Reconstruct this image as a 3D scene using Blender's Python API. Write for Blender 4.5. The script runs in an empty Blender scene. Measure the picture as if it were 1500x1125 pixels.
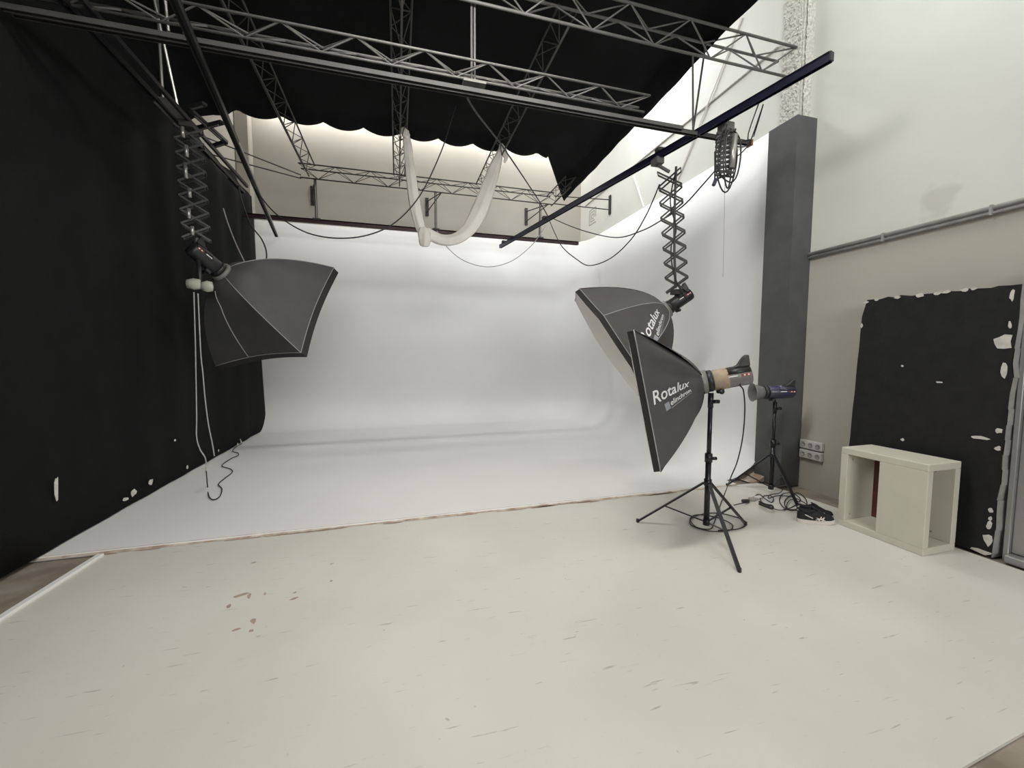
import bpy, bmesh, math, random
from mathutils import Vector, Matrix, noise
random.seed(7)
D = bpy.data; SC = bpy.context.scene; COL = SC.collection
V = Vector; PI = math.pi

# ------------------------------------------------------------------ camera
FPX, YAW, PITCH, CAMH = 591.8, math.radians(15.8), math.radians(4.12), 1.5
cam = D.objects.new('camera', D.cameras.new('camera')); COL.objects.link(cam)
cam.location = (0, 0, CAMH)
cam.rotation_euler = (PI / 2 - PITCH, 0, -YAW)
cam.data.sensor_fit = 'HORIZONTAL'; cam.data.sensor_width = 36; cam.data.lens = FPX / 1500 * 36
cam.data.clip_start = 0.05
SC.camera = cam

# ------------------------------------------------------------------ world, lights, exposure
w = D.worlds.new('world'); SC.world = w; w.use_nodes = True
w.node_tree.nodes['Background'].inputs[0].default_value = (0.80, 0.88, 1.0, 1)
w.node_tree.nodes['Background'].inputs[1].default_value = 0.6
def area(name, loc, direction, sx, sy, power, color):
    l = D.lights.new(name, 'AREA'); l.shape = 'RECTANGLE'; l.size = sx; l.size_y = sy; l.energy = power; l.color = color
    o = D.objects.new(name, l); COL.objects.link(o); o.location = loc
    o.rotation_euler = V(direction).to_track_quat('-Z', 'Y').to_euler()
    return o
# daylight from side roof lights and the window behind the camera; two lamps added
area('roof_light_side', (3.10, 1.7, 6.60), (1, 0, -0.25), 0.9, 3.4, 66, (0.94, 1.0, 0.955))
area('roof_light_right', (3.72, 6.1, 6.70), (0.1, 0, -1), 0.6, 4.6, 165, (0.97, 0.99, 1.0))
area('added_trough_light', (0.8, 8.90, 6.36), (0, 0.1, -1), 6.6, 0.16, 62, (1.0, 0.985, 0.95))  # added out of view to brighten the top of the back wall
area('window_light', (0.9, -4.9, 3.1), (0, 1, 0.05), 4.2, 2.2, 205, (1.0, 0.985, 0.965))
area('added_pool_light', (0.7, 2.5, 4.55), (0, 0.32, -1), 2.0, 0.70, 150, (1.0, 0.975, 0.92))  # added out of view to make the bright pool on the floor
SC.view_settings.view_transform = 'Standard'; SC.view_settings.look = 'None'
SC.view_settings.exposure = 0.32; SC.view_settings.gamma = 1.0; SC.view_settings.use_curve_mapping = False

# ------------------------------------------------------------------ helpers
_cy, _sy, _cp, _sp = math.cos(YAW), math.sin(YAW), math.cos(PITCH), math.sin(PITCH)
FW = V((_sy * _cp, _cy * _cp, -_sp)); RT = V((_cy, -_sy, 0)); UP = RT.cross(FW); CAM = V((0, 0, CAMH))
def at(px, py, **k):
    """world point seen at a photograph pixel, at a known x, y or z"""
    d = FW + RT * ((px - 750) / FPX) - UP * ((py - 562.5) / FPX)
    a, v = list(k.items())[0]; i = 'xyz'.index(a)
    return CAM + d * ((v - CAM[i]) / d[i])

def mat(name, color, rough=0.6, metal=0.0, var=0.0, scale=6.0, bump=0.0, bscale=40.0, color2=None, spec=None):
    m = D.materials.new(name); m.use_nodes = True
    nt = m.node_tree; b = nt.nodes['Principled BSDF']
    b.inputs['Base Color'].default_value = (*color, 1); b.inputs['Roughness'].default_value = rough
    b.inputs['Metallic'].default_value = metal
    if spec is not None: b.inputs['Specular IOR Level'].default_value = spec
    tc = nt.nodes.new('ShaderNodeTexCoord')
    if var or color2:
        n = nt.nodes.new('ShaderNodeTexNoise'); n.inputs['Scale'].default_value = scale; n.inputs['Detail'].default_value = 6
        r = nt.nodes.new('ShaderNodeValToRGB')
        c2 = color2 or tuple(max(0, c * (1 - var)) for c in color)
        r.color_ramp.elements[0].position = 0.35; r.color_ramp.elements[0].color = (*c2, 1)
        r.color_ramp.elements[1].position = 0.65; r.color_ramp.elements[1].color = (*color, 1)
        nt.links.new(tc.outputs['Object'], n.inputs['Vector']); nt.links.new(n.outputs['Fac'], r.inputs['Fac'])
        nt.links.new(r.outputs['Color'], b.inputs['Base Color'])
    if bump:
        n2 = nt.nodes.new('ShaderNodeTexNoise'); n2.inputs['Scale'].default_value = bscale; n2.inputs['Detail'].default_value = 4
        bp = nt.nodes.new('ShaderNodeBump'); bp.inputs['Strength'].default_value = bump; bp.inputs['Distance'].default_value = 0.02
        nt.links.new(tc.outputs['Object'], n2.inputs['Vector']); nt.links.new(n2.outputs['Fac'], bp.inputs['Height'])
        nt.links.new(bp.outputs['Normal'], b.inputs['Normal'])
    return m

def mix_node(nt, fac, a, b):
    m = nt.nodes.new('ShaderNodeMix'); m.data_type = 'RGBA'
    nt.links.new(fac, m.inputs[0])
    for s, i in ((a, 6), (b, 7)):
        if isinstance(s, tuple): m.inputs[i].default_value = (*s, 1)
        else: nt.links.new(s, m.inputs[i])
    return m.outputs[2]

def floor_material():
    m = D.materials.new('worn_white_floor_paint'); m.use_nodes = True; nt = m.node_tree; b = nt.nodes['Principled BSDF']
    tc = nt.nodes.new('ShaderNodeTexCoord')
    n = nt.nodes.new('ShaderNodeTexNoise'); n.inputs['Scale'].default_value = 0.9; n.inputs['Detail'].default_value = 7
    nt.links.new(tc.outputs['Object'], n.inputs['Vector'])
    r = nt.nodes.new('ShaderNodeValToRGB'); r.color_ramp.elements[0].position = 0.3; r.color_ramp.elements[1].position = 0.7
    r.color_ramp.elements[0].color = (0.60, 0.585, 0.53, 1); r.color_ramp.elements[1].color = (0.69, 0.68, 0.63, 1)
    nt.links.new(n.outputs['Fac'], r.inputs['Fac']); col = r.outputs['Color']
    # long thin scuffs in several directions
    for ang, sc, lo, hi, k in ((0.9, (4, 42, 1), 0.70, 0.75, 0.5), (-0.5, (5, 55, 1), 0.70, 0.76, 0.45), (1.9, (6, 60, 1), 0.70, 0.755, 0.5), (2.6, (3, 50, 1), 0.71, 0.76, 0.45), (0.2, (14, 19, 1), 0.73, 0.78, 0.55), (1.3, (30, 30, 1), 0.74, 0.8, 0.5)):
        mp = nt.nodes.new('ShaderNodeMapping'); mp.inputs['Rotation'].default_value = (0, 0, ang); mp.inputs['Scale'].default_value = sc
        mp.inputs['Location'].default_value = (ang * 7, ang * 3, 0)
        nt.links.new(tc.outputs['Object'], mp.inputs['Vector'])
        s = nt.nodes.new('ShaderNodeTexNoise'); s.inputs['Scale'].default_value = 1.0; s.inputs['Detail'].default_value = 3; s.inputs['Distortion'].default_value = 0.3
        nt.links.new(mp.outputs['Vector'], s.inputs['Vector'])
        mr = nt.nodes.new('ShaderNodeMapRange'); mr.inputs['From Min'].default_value = lo; mr.inputs['From Max'].default_value = hi
        mr.inputs['To Max'].default_value = k
        nt.links.new(s.outputs['Fac'], mr.inputs['Value'])
        col = mix_node(nt, mr.outputs['Result'], col, (0.24, 0.21, 0.18))
    nt.links.new(col, b.inputs['Base Color']); b.inputs['Roughness'].default_value = 0.42
    n3 = nt.nodes.new('ShaderNodeTexNoise'); n3.inputs['Scale'].default_value = 5; n3.inputs['Detail'].default_value = 5
    nt.links.new(tc.outputs['Object'], n3.inputs['Vector'])
    bp = nt.nodes.new('ShaderNodeBump'); bp.inputs['Strength'].default_value = 0.08; bp.inputs['Distance'].default_value = 0.02
    nt.links.new(n3.outputs['Fac'], bp.inputs['Height']); nt.links.new(bp.outputs['Normal'], b.inputs['Normal'])
    return m

XF_ = 4.42
def wall_right_material():
    m = mat('plaster_right', (0.70, 0.70, 0.655), 0.75, var=0.06, scale=1.2, bump=0.10, bscale=9)
    nt = m.node_tree; b = nt.nodes['Principled BSDF']
    src = b.inputs['Base Color'].links[0].from_socket
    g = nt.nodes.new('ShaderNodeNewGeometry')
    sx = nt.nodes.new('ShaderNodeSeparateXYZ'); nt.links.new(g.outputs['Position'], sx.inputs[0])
    # lower band below the pipe is mixed to a greyer tone
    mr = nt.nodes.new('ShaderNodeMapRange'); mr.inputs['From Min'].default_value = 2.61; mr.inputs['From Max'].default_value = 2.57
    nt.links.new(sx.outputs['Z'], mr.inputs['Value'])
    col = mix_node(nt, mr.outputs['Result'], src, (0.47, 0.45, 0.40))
    # smudge above the pipe
    vm = nt.nodes.new('ShaderNodeVectorMath'); vm.operation = 'DISTANCE'; nt.links.new(g.outputs['Position'], vm.inputs[0])
    vm.inputs[1].default_value = (XF_, 2.40, 2.80)
    ns = nt.nodes.new('ShaderNodeTexNoise'); ns.inputs['Scale'].default_value = 9; nt.links.new(g.outputs['Position'], ns.inputs['Vector'])
    ad = nt.nodes.new('ShaderNodeMath'); ad.operation = 'MULTIPLY_ADD'; ad.inputs[1].default_value = 0.25
    nt.links.new(ns.outputs['Fac'], ad.inputs[0]); nt.links.new(vm.outputs['Value'], ad.inputs[2])
    m2 = nt.nodes.new('ShaderNodeMapRange'); m2.inputs['From Min'].default_value = 0.29; m2.inputs['From Max'].default_value = 0.21; m2.inputs['To Max'].default_value = 0.35
    nt.links.new(ad.outputs[0], m2.inputs['Value'])
    col = mix_node(nt, m2.outputs['Result'], col, (0.42, 0.41, 0.37))
    nt.links.new(col, b.inputs['Base Color'])
    return m

def glazing():
    m = mat('daylit_glazing', (0.8, 0.82, 0.82), 0.4, var=0.03)
    b = m.node_tree.nodes['Principled BSDF']; b.inputs['Emission Color'].default_value = (1, 0.99, 0.95, 1); b.inputs['Emission Strength'].default_value = 1.5
    return m
M = dict(
    glazing=glazing(),
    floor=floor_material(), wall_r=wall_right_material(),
    cyc=mat('cyclorama_white', (0.80, 0.80, 0.79), 0.6, var=0.04, scale=0.8, bump=0.03, bscale=3),
    beige=mat('warm_plaster', (0.42, 0.395, 0.35), 0.8, var=0.08, scale=1.0, bump=0.08, bscale=8),
    roof=mat('roof_board', (0.62, 0.60, 0.55), 0.8, var=0.06, scale=2),
    concrete=mat('bare_concrete', (0.30, 0.26, 0.215), 0.85, color2=(0.20, 0.165, 0.13), scale=5, bump=0.2, bscale=30),
    blackcloth=mat('black_molton', (0.007, 0.007, 0.0075), 0.95, var=0.3, scale=4, bump=0.1, bscale=60, spec=0.2),
    blackceil=mat('black_ceiling_cloth', (0.0060, 0.0075, 0.0072), 0.9, var=0.4, scale=2, bump=0.1, bscale=30, spec=0.15),
    blackpaint=mat('black_wall_paint', (0.016, 0.016, 0.017), 0.65, var=0.3, scale=9, bump=0.12, bscale=30, spec=0.3),
    pillar=mat('charcoal_paint', (0.10, 0.101, 0.103), 0.6, var=0.15, scale=6, bump=0.05, bscale=20, spec=0.3),
    chip=mat('chipped_plaster', (0.66, 0.64, 0.60), 0.9, var=0.2, scale=20),
    brownchip=mat('bare_brown_chip', (0.44, 0.34, 0.27), 0.9, var=0.3, scale=14),
    edge=mat('chipped_edge', (0.62, 0.56, 0.48), 0.9, color2=(0.34, 0.25, 0.18), scale=9, bump=0.2),
    stucco=mat('rough_stucco', (0.72, 0.71, 0.66), 0.95, var=0.25, scale=45, bump=0.9, bscale=55),
    steel=mat('grey_truss_steel', (0.14, 0.137, 0.13), 0.6, 0.1, var=0.2, scale=10),
    dark=mat('dark_shaded_steel', (0.06, 0.058, 0.055), 0.55, 0.3, var=0.2, scale=10),  # also on the back truss, whose backlit shade is put into this colour
    rail=mat('dark_blue_rail', (0.018, 0.018, 0.045), 0.35, 0.4, var=0.3, scale=5),
    railred=mat('dark_plum_rail', (0.05, 0.022, 0.026), 0.4, 0.3, var=0.4, scale=4),
    alu=mat('worn_aluminium', (0.48, 0.47, 0.45), 0.35, 0.7, var=0.2, scale=8),
    black=mat('black_plastic', (0.018, 0.018, 0.020), 0.45, var=0.2, scale=12),
    blackmetal=mat('black_stand_metal', (0.016, 0.016, 0.021), 0.32, 0.2, var=0.2, scale=12),
    fabric=mat('softbox_fabric', (0.078, 0.074, 0.071), 0.75, var=0.12, scale=5, bump=0.06, bscale=14),
    fabricdark=mat('softbox_fabric_dark', (0.072, 0.071, 0.073), 0.6, var=0.12, scale=5, bump=0.06, bscale=10),
    piping=mat('grey_piping', (0.36, 0.36, 0.36), 0.6, var=0.1, scale=20),
    lip=mat('softbox_lip', (0.020, 0.019, 0.018), 0.8, var=0.2, scale=10),
    diffuser=mat('white_diffuser', (0.82, 0.80, 0.77), 0.7, var=0.04, scale=3),
    print=mat('white_print', (0.80, 0.80, 0.80), 0.6, var=0.03, scale=3),
    printgrey=mat('grey_print', (0.30, 0.31, 0.34), 0.6, var=0.03, scale=3),
    redprint=mat('red_print', (0.30, 0.05, 0.04), 0.5, var=0.2, scale=30),
    tape=mat('masking_tape', (0.40, 0.315, 0.225), 0.8, var=0.25, scale=18),
    headgrey=mat('flash_head_grey', (0.20, 0.195, 0.185), 0.45, var=0.15, scale=14),
    purple=mat('violet_plastic', (0.045, 0.04, 0.11), 0.3, color2=(0.05, 0.05, 0.055), scale=12),  # violet mottled with dark grey
    cabinet=mat('ivory_laminate', (0.62, 0.60, 0.51), 0.5, var=0.05, scale=4),
    rust=mat('rust_brown', (0.12, 0.035, 0.02), 0.7, var=0.3, scale=20),
    white=mat('white_plastic', (0.60, 0.59, 0.56), 0.5, var=0.05, scale=5),
    socket=mat('socket_dark', (0.33, 0.32, 0.30), 0.6, var=0.1, scale=10),
    cable=mat('black_cable', (0.016, 0.016, 0.018), 0.5, var=0.2, scale=20),
    greycable=mat('grey_cable', (0.42, 0.42, 0.42), 0.6, var=0.2, scale=20),
    cloth=mat('white_cotton', (0.84, 0.81, 0.76), 0.9, var=0.06, scale=5, bump=0.25, bscale=18),
    shoe=mat('black_shoe_mesh', (0.012, 0.012, 0.016), 0.75, var=0.3, scale=60, bump=0.2, bscale=200),
    sole=mat('shoe_sole_white', (0.72, 0.66, 0.63), 0.6, var=0.05, scale=20),
    metalpanel=mat('brushed_grey_metal', (0.40, 0.40, 0.39), 0.35, 0.6, var=0.2, scale=3),
    pipe=mat('grey_painted_pipe', (0.36, 0.355, 0.335), 0.6, var=0.2, scale=12),
    railgrey=mat('dull_grey_rail', (0.07, 0.069, 0.066), 0.7, 0.0, var=0.2, scale=6),
    copper=mat('copper_tip', (0.30, 0.15, 0.06), 0.5, 0.5, var=0.2, scale=10),
    lime=mat('pale_clamp', (0.42, 0.43, 0.36), 0.5, var=0.2, scale=20),
)

class G:
    """collects geometry in world or local coordinates"""
    def __init__(s): s.v = []; s.f = []
    def add(s, vs, fs):
        o = len(s.v); s.v += [tuple(x) for x in vs]; s.f += [tuple(i + o for i in f) for f in fs]; return s
    def box(s, lo, hi):
        (a, b, c), (d, e, f) = lo, hi
        return s.add([(a,b,c),(d,b,c),(d,e,c),(a,e,c),(a,b,f),(d,b,f),(d,e,f),(a,e,f)],
                     [(0,3,2,1),(4,5,6,7),(0,1,5,4),(1,2,6,5),(2,3,7,6),(3,0,4,7)])
    def bar(s, p, q, wx, wz, up=(0,0,1)):
        p, q = V(p), V(q); d = (q - p).normalized(); u = V(up)
        if abs(d.dot(u)) > 0.98: u = V((1,0,0))
        x = d.cross(u).normalized() * (wx / 2); z = x.normalized().cross(d) * (wz / 2)
        vs = [p-x-z, p+x-z, p+x+z, p-x+z, q-x-z, q+x-z, q+x+z, q-x+z]
        return s.add(vs, [(0,1,2,3),(7,6,5,4),(0,4,5,1),(1,5,6,2),(2,6,7,3),(3,7,4,0)])
    def tube(s, pts, r, n=6, cap=True, closed=False):
        pts = [V(p) for p in pts]; m = len(pts); rs = r if isinstance(r, (list, tuple)) else [r] * m
        t0 = (pts[1] - pts[0]).normalized(); a = V((0,0,1)) if abs(t0.z) < 0.9 else V((1,0,0))
        x = t0.cross(a).normalized(); vs = []
        for i in range(m):
            if closed: t = (pts[(i+1) % m] - pts[i-1]).normalized()
            else: t = (pts[min(i+1, m-1)] - pts[max(i-1, 0)]).normalized()
            x = (x - t * x.dot(t)); x = x.normalized() if x.length > 1e-6 else t.orthogonal().normalized()
            y = t.cross(x)
            vs += [pts[i] + (x * math.cos(2*PI*k/n) + y * math.sin(2*PI*k/n)) * rs[i] for k in range(n)]
        fs = []
        for i in range(m if closed else m - 1):
            j = (i + 1) % m
            fs += [(i*n+k, i*n+(k+1) % n, j*n+(k+1) % n, j*n+k) for k in range(n)]
        if cap and not closed: fs += [tuple(range(n))[::-1], tuple((m-1)*n+k for k in range(n))]
        return s.add(vs, fs)
    def lathe(s, prof, n=20, axis='z'):
        vs = []
        for r, z in prof:
            vs += [(r*math.cos(2*PI*k/n), r*math.sin(2*PI*k/n), z) for k in range(n)]
        m = len(prof); fs = [(i*n+k, i*n+(k+1) % n, (i+1)*n+(k+1) % n, (i+1)*n+k) for i in range(m-1) for k in range(n)]
        fs += [tuple(range(n))[::-1], tuple((m-1)*n+k for k in range(n))]
        return s.add(vs, fs)

def mesh(name, g, m, smooth=False, bevel=0.0):
    me = D.meshes.new(name); me.from_pydata([tuple(v) for v in g.v], [], g.f); me.update()
    bm = bmesh.new(); bm.from_mesh(me); bmesh.ops.recalc_face_normals(bm, faces=bm.faces)
    if bevel: bmesh.ops.bevel(bm, geom=bm.edges[:], offset=bevel, segments=1, affect='EDGES', clamp_overlap=True)
    bm.to_mesh(me); bm.free()
    me.materials.append(m)
    if smooth:
        for p in me.polygons: p.use_smooth = True
    return me

def link(name, data, parent=None):
    o = D.objects.new(name, data); COL.objects.link(o)
    if parent: o.parent = parent
    return o
def tag(o, label, cat, group=None):
    o['label'] = label; o['category'] = cat
    if group: o['group'] = group
    return o
def struct(name, g, m, label=None, smooth=False, bevel=0.0, parent=None):
    o = link(name, mesh(name, g, m, smooth, bevel), parent)
    if not parent:
        o['kind'] = 'structure'
        if label: o['label'] = label; o['category'] = name.split('_')[0]
    return o
def thing(name, label, cat, loc, group=None, rot=None):
    o = D.objects.new(name, None); COL.objects.link(o); o.location = loc; o.empty_display_size = 0.1
    if rot is not None: o.rotation_euler = rot.to_euler()
    return tag(o, label, cat, group)
def part(root, name, g, m, smooth=False, bevel=0.0, local=False, label=None):
    """g in world axes (root unrotated) unless local"""
    if not local:
        L = V(root.location); P = root.parent
        while P: L = L + V(P.location); P = P.parent
        g2 = G(); g2.v = [tuple(V(v) - L) for v in g.v]; g2.f = g.f; g = g2
    o = link(name, mesh(name, g, m, smooth, bevel), root)
    if label: o['label'] = label
    return o
def solo(name, g, m, label, cat, group=None, smooth=False, bevel=0.0):
    """a thing that is one mesh, origin at its first vertex cluster"""
    c = sum((V(v) for v in g.v), V()) / len(g.v)
    g2 = G(); g2.v = [tuple(V(v) - c) for v in g.v]; g2.f = g.f
    o = link(name, mesh(name, g2, m, smooth, bevel)); o.location = c
    return tag(o, label, cat, group)
def smoothpath(pts, sub=6):
    pts = [V(p) for p in pts]; out = []
    for i in range(len(pts) - 1):
        a, b = pts[i], pts[i+1]; p0 = pts[max(i-1, 0)]; p3 = pts[min(i+2, len(pts)-1)]
        for k in range(sub):
            t = k / sub
            out.append(0.5 * ((2*a) + (b - p0)*t + (2*p0 - 5*a + 4*b - p3)*t*t + (3*a - p0 - 3*b + p3)*t**3))
    out.append(pts[-1]); return out
def chip_geo(c, ux, uy, sx, sy, thick, seed, n=9):
    rnd = random.Random(seed); c, ux, uy = V(c), V(ux).normalized(), V(uy).normalized(); nn = ux.cross(uy)
    r = [rnd.uniform(0.55, 1.1) for _ in range(n)]
    ring = [c + ux * (math.cos(2*PI*k/n) * sx * r[k]) + uy * (math.sin(2*PI*k/n) * sy * r[k]) for k in range(n)]
    g = G(); g.add([p for p in ring] + [p + nn * thick for p in ring],
                   [tuple(range(n))[::-1], tuple(range(n, 2*n))] + [(k, (k+1) % n, n+(k+1) % n, n+k) for k in range(n)])
    return g

# ------------------------------------------------------------------ the room shell
XF = 4.42                                               # side wall plane in front of the pillar
XL, XR, YB, YF, ZR = -2.85, 4.31, 9.16, -5.0, 6.8      # left, right, back, behind camera, roof
BX, BY = -2.62, 9.10                                    # black side wall, cyclorama back face
CT = 4.10                                               # cyclorama top
struct('floor_concrete', G().box((XL, YF, -0.15), (XF, YB, -0.014)), M['concrete'], 'bare brown concrete slab showing beside the white floor')
pR0, pR1 = at(1408, 1125, z=0), at(1500, 1072, z=0)
dR = (pR1 - pR0)
far = pR1 + dR * ((4.16 - pR1.x) / dR.x)
near = pR0 - dR * ((pR0.y + 4.9) / dR.y)
wf = [(-2.15, 3.70), (-2.19, 2.6), (-2.23, -4.95), (near.x, -4.9), (pR0.x, pR0.y), (pR1.x, pR1.y), (far.x, far.y), (4.16, 2.2), (4.10, 3.45), (4.04, 3.70)]
g = G(); n = len(wf)
g.add([(x, y, -0.014) for x, y in wf] + [(x, y, 0) for x, y in wf], [tuple(range(n))[::-1], tuple(range(n, 2*n))] + [(i, (i+1) % n, n+(i+1) % n, n+i) for i in range(n)])
fl = struct('floor', g, M['floor'], 'scuffed white painted studio floor')
# the raised left lip of the white floor
g = G().bar((-2.17, 3.66, 0.006), (-2.215, 2.6, 0.006), 0.045, 0.02).bar((-2.215, 2.6, 0.006), (-2.25, -4.9, 0.006), 0.045, 0.02)
struct('trim_1', g, M['cyc'], 'raised white lip along the edge of the floor', bevel=0.004)
# worn brown paint chips
for i, (x, y, sx, sy) in enumerate(((352, 872, .05, .02), (365, 873, .015, .035), (335, 888, .012, .03), (371, 910, .02, .035), (346, 922, .03, .012), (368, 924, .012, .014), (430, 877, .03, .012), (432, 868, .016, .01), (485, 851, .012, .012), (486, 826, .02, .006), (372, 824, .02, .012), (388, 870, .008, .02))):
    part(fl, 'paint_chip', chip_geo(at(x, y, z=0.0005), (1, 0.3, 0), (-0.3, 1, 0), sx * 0.95, sy * 0.95, 0.001, i), M['brownchip'])

# walls
struct('wall_back', G().box((XL, YB, -0.1), (XR, YB + 0.2, ZR)), M['beige'], 'warm off-white plaster wall above the cyclorama')
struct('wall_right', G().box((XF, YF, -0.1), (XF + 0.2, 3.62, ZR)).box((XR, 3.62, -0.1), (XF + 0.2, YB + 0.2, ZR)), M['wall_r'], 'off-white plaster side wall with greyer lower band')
struct('wall_left', G().box((XL - 0.2, YF, -0.1), (XL, YB + 0.2, ZR)), M['beige'], 'plaster side wall behind the black lining')
# wall behind the camera with a tall window opening
g = G(); WX0, WX1, WZ0, WZ1 = -1.2, 3.0, 2.0, 4.2
g.box((XL, YF - 0.2, -0.1), (WX0, YF, ZR)).box((WX1, YF - 0.2, -0.1), (XF, YF, ZR)).box((WX0, YF - 0.2, -0.1), (WX1, YF, WZ0)).box((WX0, YF - 0.2, WZ1), (WX1, YF, ZR))
struct('wall_front', g, M['beige'], 'plaster wall with a tall window opening')
# roof with glazed roof windows
struct('ceiling', G().box((XL, YF, ZR), (XR + 0.2, YB + 0.2, ZR + 0.12)), M['roof'], 'pale roof above the black ceiling cloth')
for i, (xa_, xb_, ya_, yb_) in enumerate(((2.6, 3.5, 0.0, 3.4), (3.42, 4.02, 3.8, 8.4))):
    wo = struct('window_%d' % (i + 1), G().box((xa_, ya_, ZR - 0.03), (xb_, yb_, ZR - 0.005)), M['glazing'], 'daylit roof glazing')
    g = G(); fr = 0.03
    g.box((xa_ - fr, ya_ - fr, ZR - 0.05), (xa_, yb_ + fr, ZR)).box((xb_, ya_ - fr, ZR - 0.05), (xb_ + fr, yb_ + fr, ZR)).box((xa_, ya_ - fr, ZR - 0.05), (xb_, ya_, ZR)).box((xa_, yb_, ZR - 0.05), (xb_, yb_ + fr, ZR))
    part(wo, 'window_frame', g, M['white'])

# black lined side wall with a hung drape in front
bw = struct('wall_black_side', G().box((XL, YF, -0.01), (BX, BY + 0.02, 4.12)), M['blackpaint'], 'black painted side wall of the studio')
g = G(); ny, nz = 220, 16
for i in range(ny + 1):
    y = -4.6 + (8.86 + 4.6) * i / ny
    for j in range(nz + 1):
        zt = 4.46 + 0.6 * min(1, max(0, (5.72 - y) / 0.15)); z = 0.03 + (zt - 0.03) * j / nz
        f = 0.018 * math.sin(y * 9 + 0.4 * math.sin(y * 2.3)) * (0.3 + 0.7 * j / nz) + 0.012 * noise.noise(V((y * 1.4, z * 0.8, 3)))
        e = max(0, (y - 8.2) / 0.66)
        g.v.append((BX + 0.045 + f + 0.02, y + e * (1 - j / nz) * 0.20, z + (0.03 * math.sin(y * 5) if j == nz else 0)))
W = nz + 1
g.f = [(i*W+j, (i+1)*W+j, (i+1)*W+j+1, i*W+j+1) for i in range(ny) for j in range(nz)]
dr = solo('black_drape', g, M['blackcloth'], 'tall black cloth drape covering the side wall down to the floor', 'drape', smooth=True)
sm = dr.modifiers.new('thick', 'SOLIDIFY'); sm.thickness = 0.012; sm.offset = 1
# scuffs where the black wall lost its paint
for i, (x, y, sx, sy) in enumerate(((82, 716, .018, .13), (184, 731, .05, .02), (196, 721, .05, .045), (221, 706, .045, .04), (274, 685, .03, .03), (256, 645, .03, .02), (320, 660, .02, .02), (353, 647, .03, .03), (348, 651, .03, .03), (352, 644, .02, .02))):
    c = at(x, y, x=BX + 0.098); c.z = max(c.z, 0.05)
    part(bw, 'paint_chip', chip_geo(c, (0, 1, -0.1), (0, 0.1, 1), sx, sy, 0.004, 40 + i), M['chip'])

# cyclorama: floor, coved foot and rounded corner swept as one skin
r, Rc = 0.55, 0.75
CX1, CY0 = XR - 0.03, 3.83
path = []   # (point, outward normal)
for k in range(25): path.append((V((BX - 0.02 + (CX1 - Rc - BX + 0.02) * k / 24, BY, 0)), V((0, 1, 0))))
for k in range(1, 13):
    a = PI / 2 * (1 - k / 12); path.append((V((CX1 - Rc + Rc * math.cos(a), BY - Rc + Rc * math.sin(a), 0)), V((math.cos(a), math.sin(a), 0))))
for k in range(1, 25): path.append((V((CX1, BY - Rc + (CY0 - BY + Rc) * k / 24, 0)), V((1, 0, 0))))
prof = [(-r + r * math.sin(t * PI / 20), r - r * math.cos(t * PI / 20)) for t in range(11)] + [(0, 0.8), (0, 1.4), (0, 2.2), (0, 3.2), (0, CT), (0.05, CT)]
g = G(); W = len(prof); zc = 0.018
for p, nn in path:
    for o_, z in prof: g.v.append(tuple(p + nn * o_ + V((0, 0, z + zc))))
m_ = len(path); g.f = [(i*W+j, (i+1)*W+j, (i+1)*W+j+1, i*W+j+1) for i in range(m_-1) for j in range(W-1)]
inner = [i * W for i in range(m_)]
base = len(g.v)
g.v += [(CX1 - r, 3.70, zc), (BX - 0.02, 3.70, zc), (CX1 - r, 3.70, -0.012), (BX - 0.02, 3.70, -0.012)]
g.f += [tuple(inner + [base, base + 1]), (base, base + 1, base + 3, base + 2)]
cy = struct('wall_cyclorama', g, M['cyc'], 'white coved cyclorama with a curved foot and corner')
for p in cy.data.polygons: p.use_smooth = len(p.vertices) == 4
# the cyclorama's cut end beside the pillar, showing the raw cove section
g = G(); pr = [(-r + r * math.sin(t * PI / 20), r - r * math.cos(t * PI / 20)) for t in range(11)]
pr = [(o_ * 0.6, z * 0.6) for o_, z in pr]
a = [(CX1 + o_, 3.70, z + 0.004) for o_, z in pr] + [(CX1 + 0.02, 3.70, 0.004)]
b_ = [(x, 3.93, z) for x, y, z in a]; k = len(a)
g.add(a + b_, [tuple(range(k)), tuple(range(k, 2*k))[::-1]] + [(i, (i+1) % k, k+(i+1) % k, k+i) for i in range(k)])
struct('trim_2', g, M['edge'], 'raw cut end of the cyclorama cove beside the pillar')
# chipped timber lip of the cyclorama floor
rnd = random.Random(3); x = BX + 0.03; ed = None
g = G(); X0, X1 = -2.6, 3.75; ns = 90
for i in range(ns):
    a0 = X0 + (X1 - X0) * i / ns; a1 = X0 + (X1 - X0) * (i + 1) / ns
    d0 = 0.012 + 0.02 * max(0, noise.noise(V((a0 * 1.7, 0, 0))) + 0.35); d1 = 0.012 + 0.02 * max(0, noise.noise(V((a1 * 1.7, 0, 0))) + 0.35)
    g.add([(a0, 3.701, 0), (a1, 3.701, 0), (a1, 3.701 - d1, 0.002), (a0, 3.701 - d0, 0.002), (a0, 3.715, 0.0195), (a1, 3.715, 0.0195)], [(0, 1, 2, 3), (3, 2, 5, 4), (0, 4, 5, 1), (0, 3, 4), (1, 5, 2)])
ed = struct('trim_3', g, M['edge'], 'chipped brown timber edge along the front of the cyclorama floor')
for i in range(26):
    a0 = rnd.uniform(-2.4, 3.5)
    part(ed, 'edge_chip', chip_geo((a0, 3.685 - rnd.uniform(0, 0.02), 0.0015), (1, 0, 0), (0, 1, 0), rnd.uniform(0.05, 0.22), rnd.uniform(0.008, 0.018), 0.002, 100 + i), M['brownchip'] if i % 3 else M['edge'])
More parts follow.
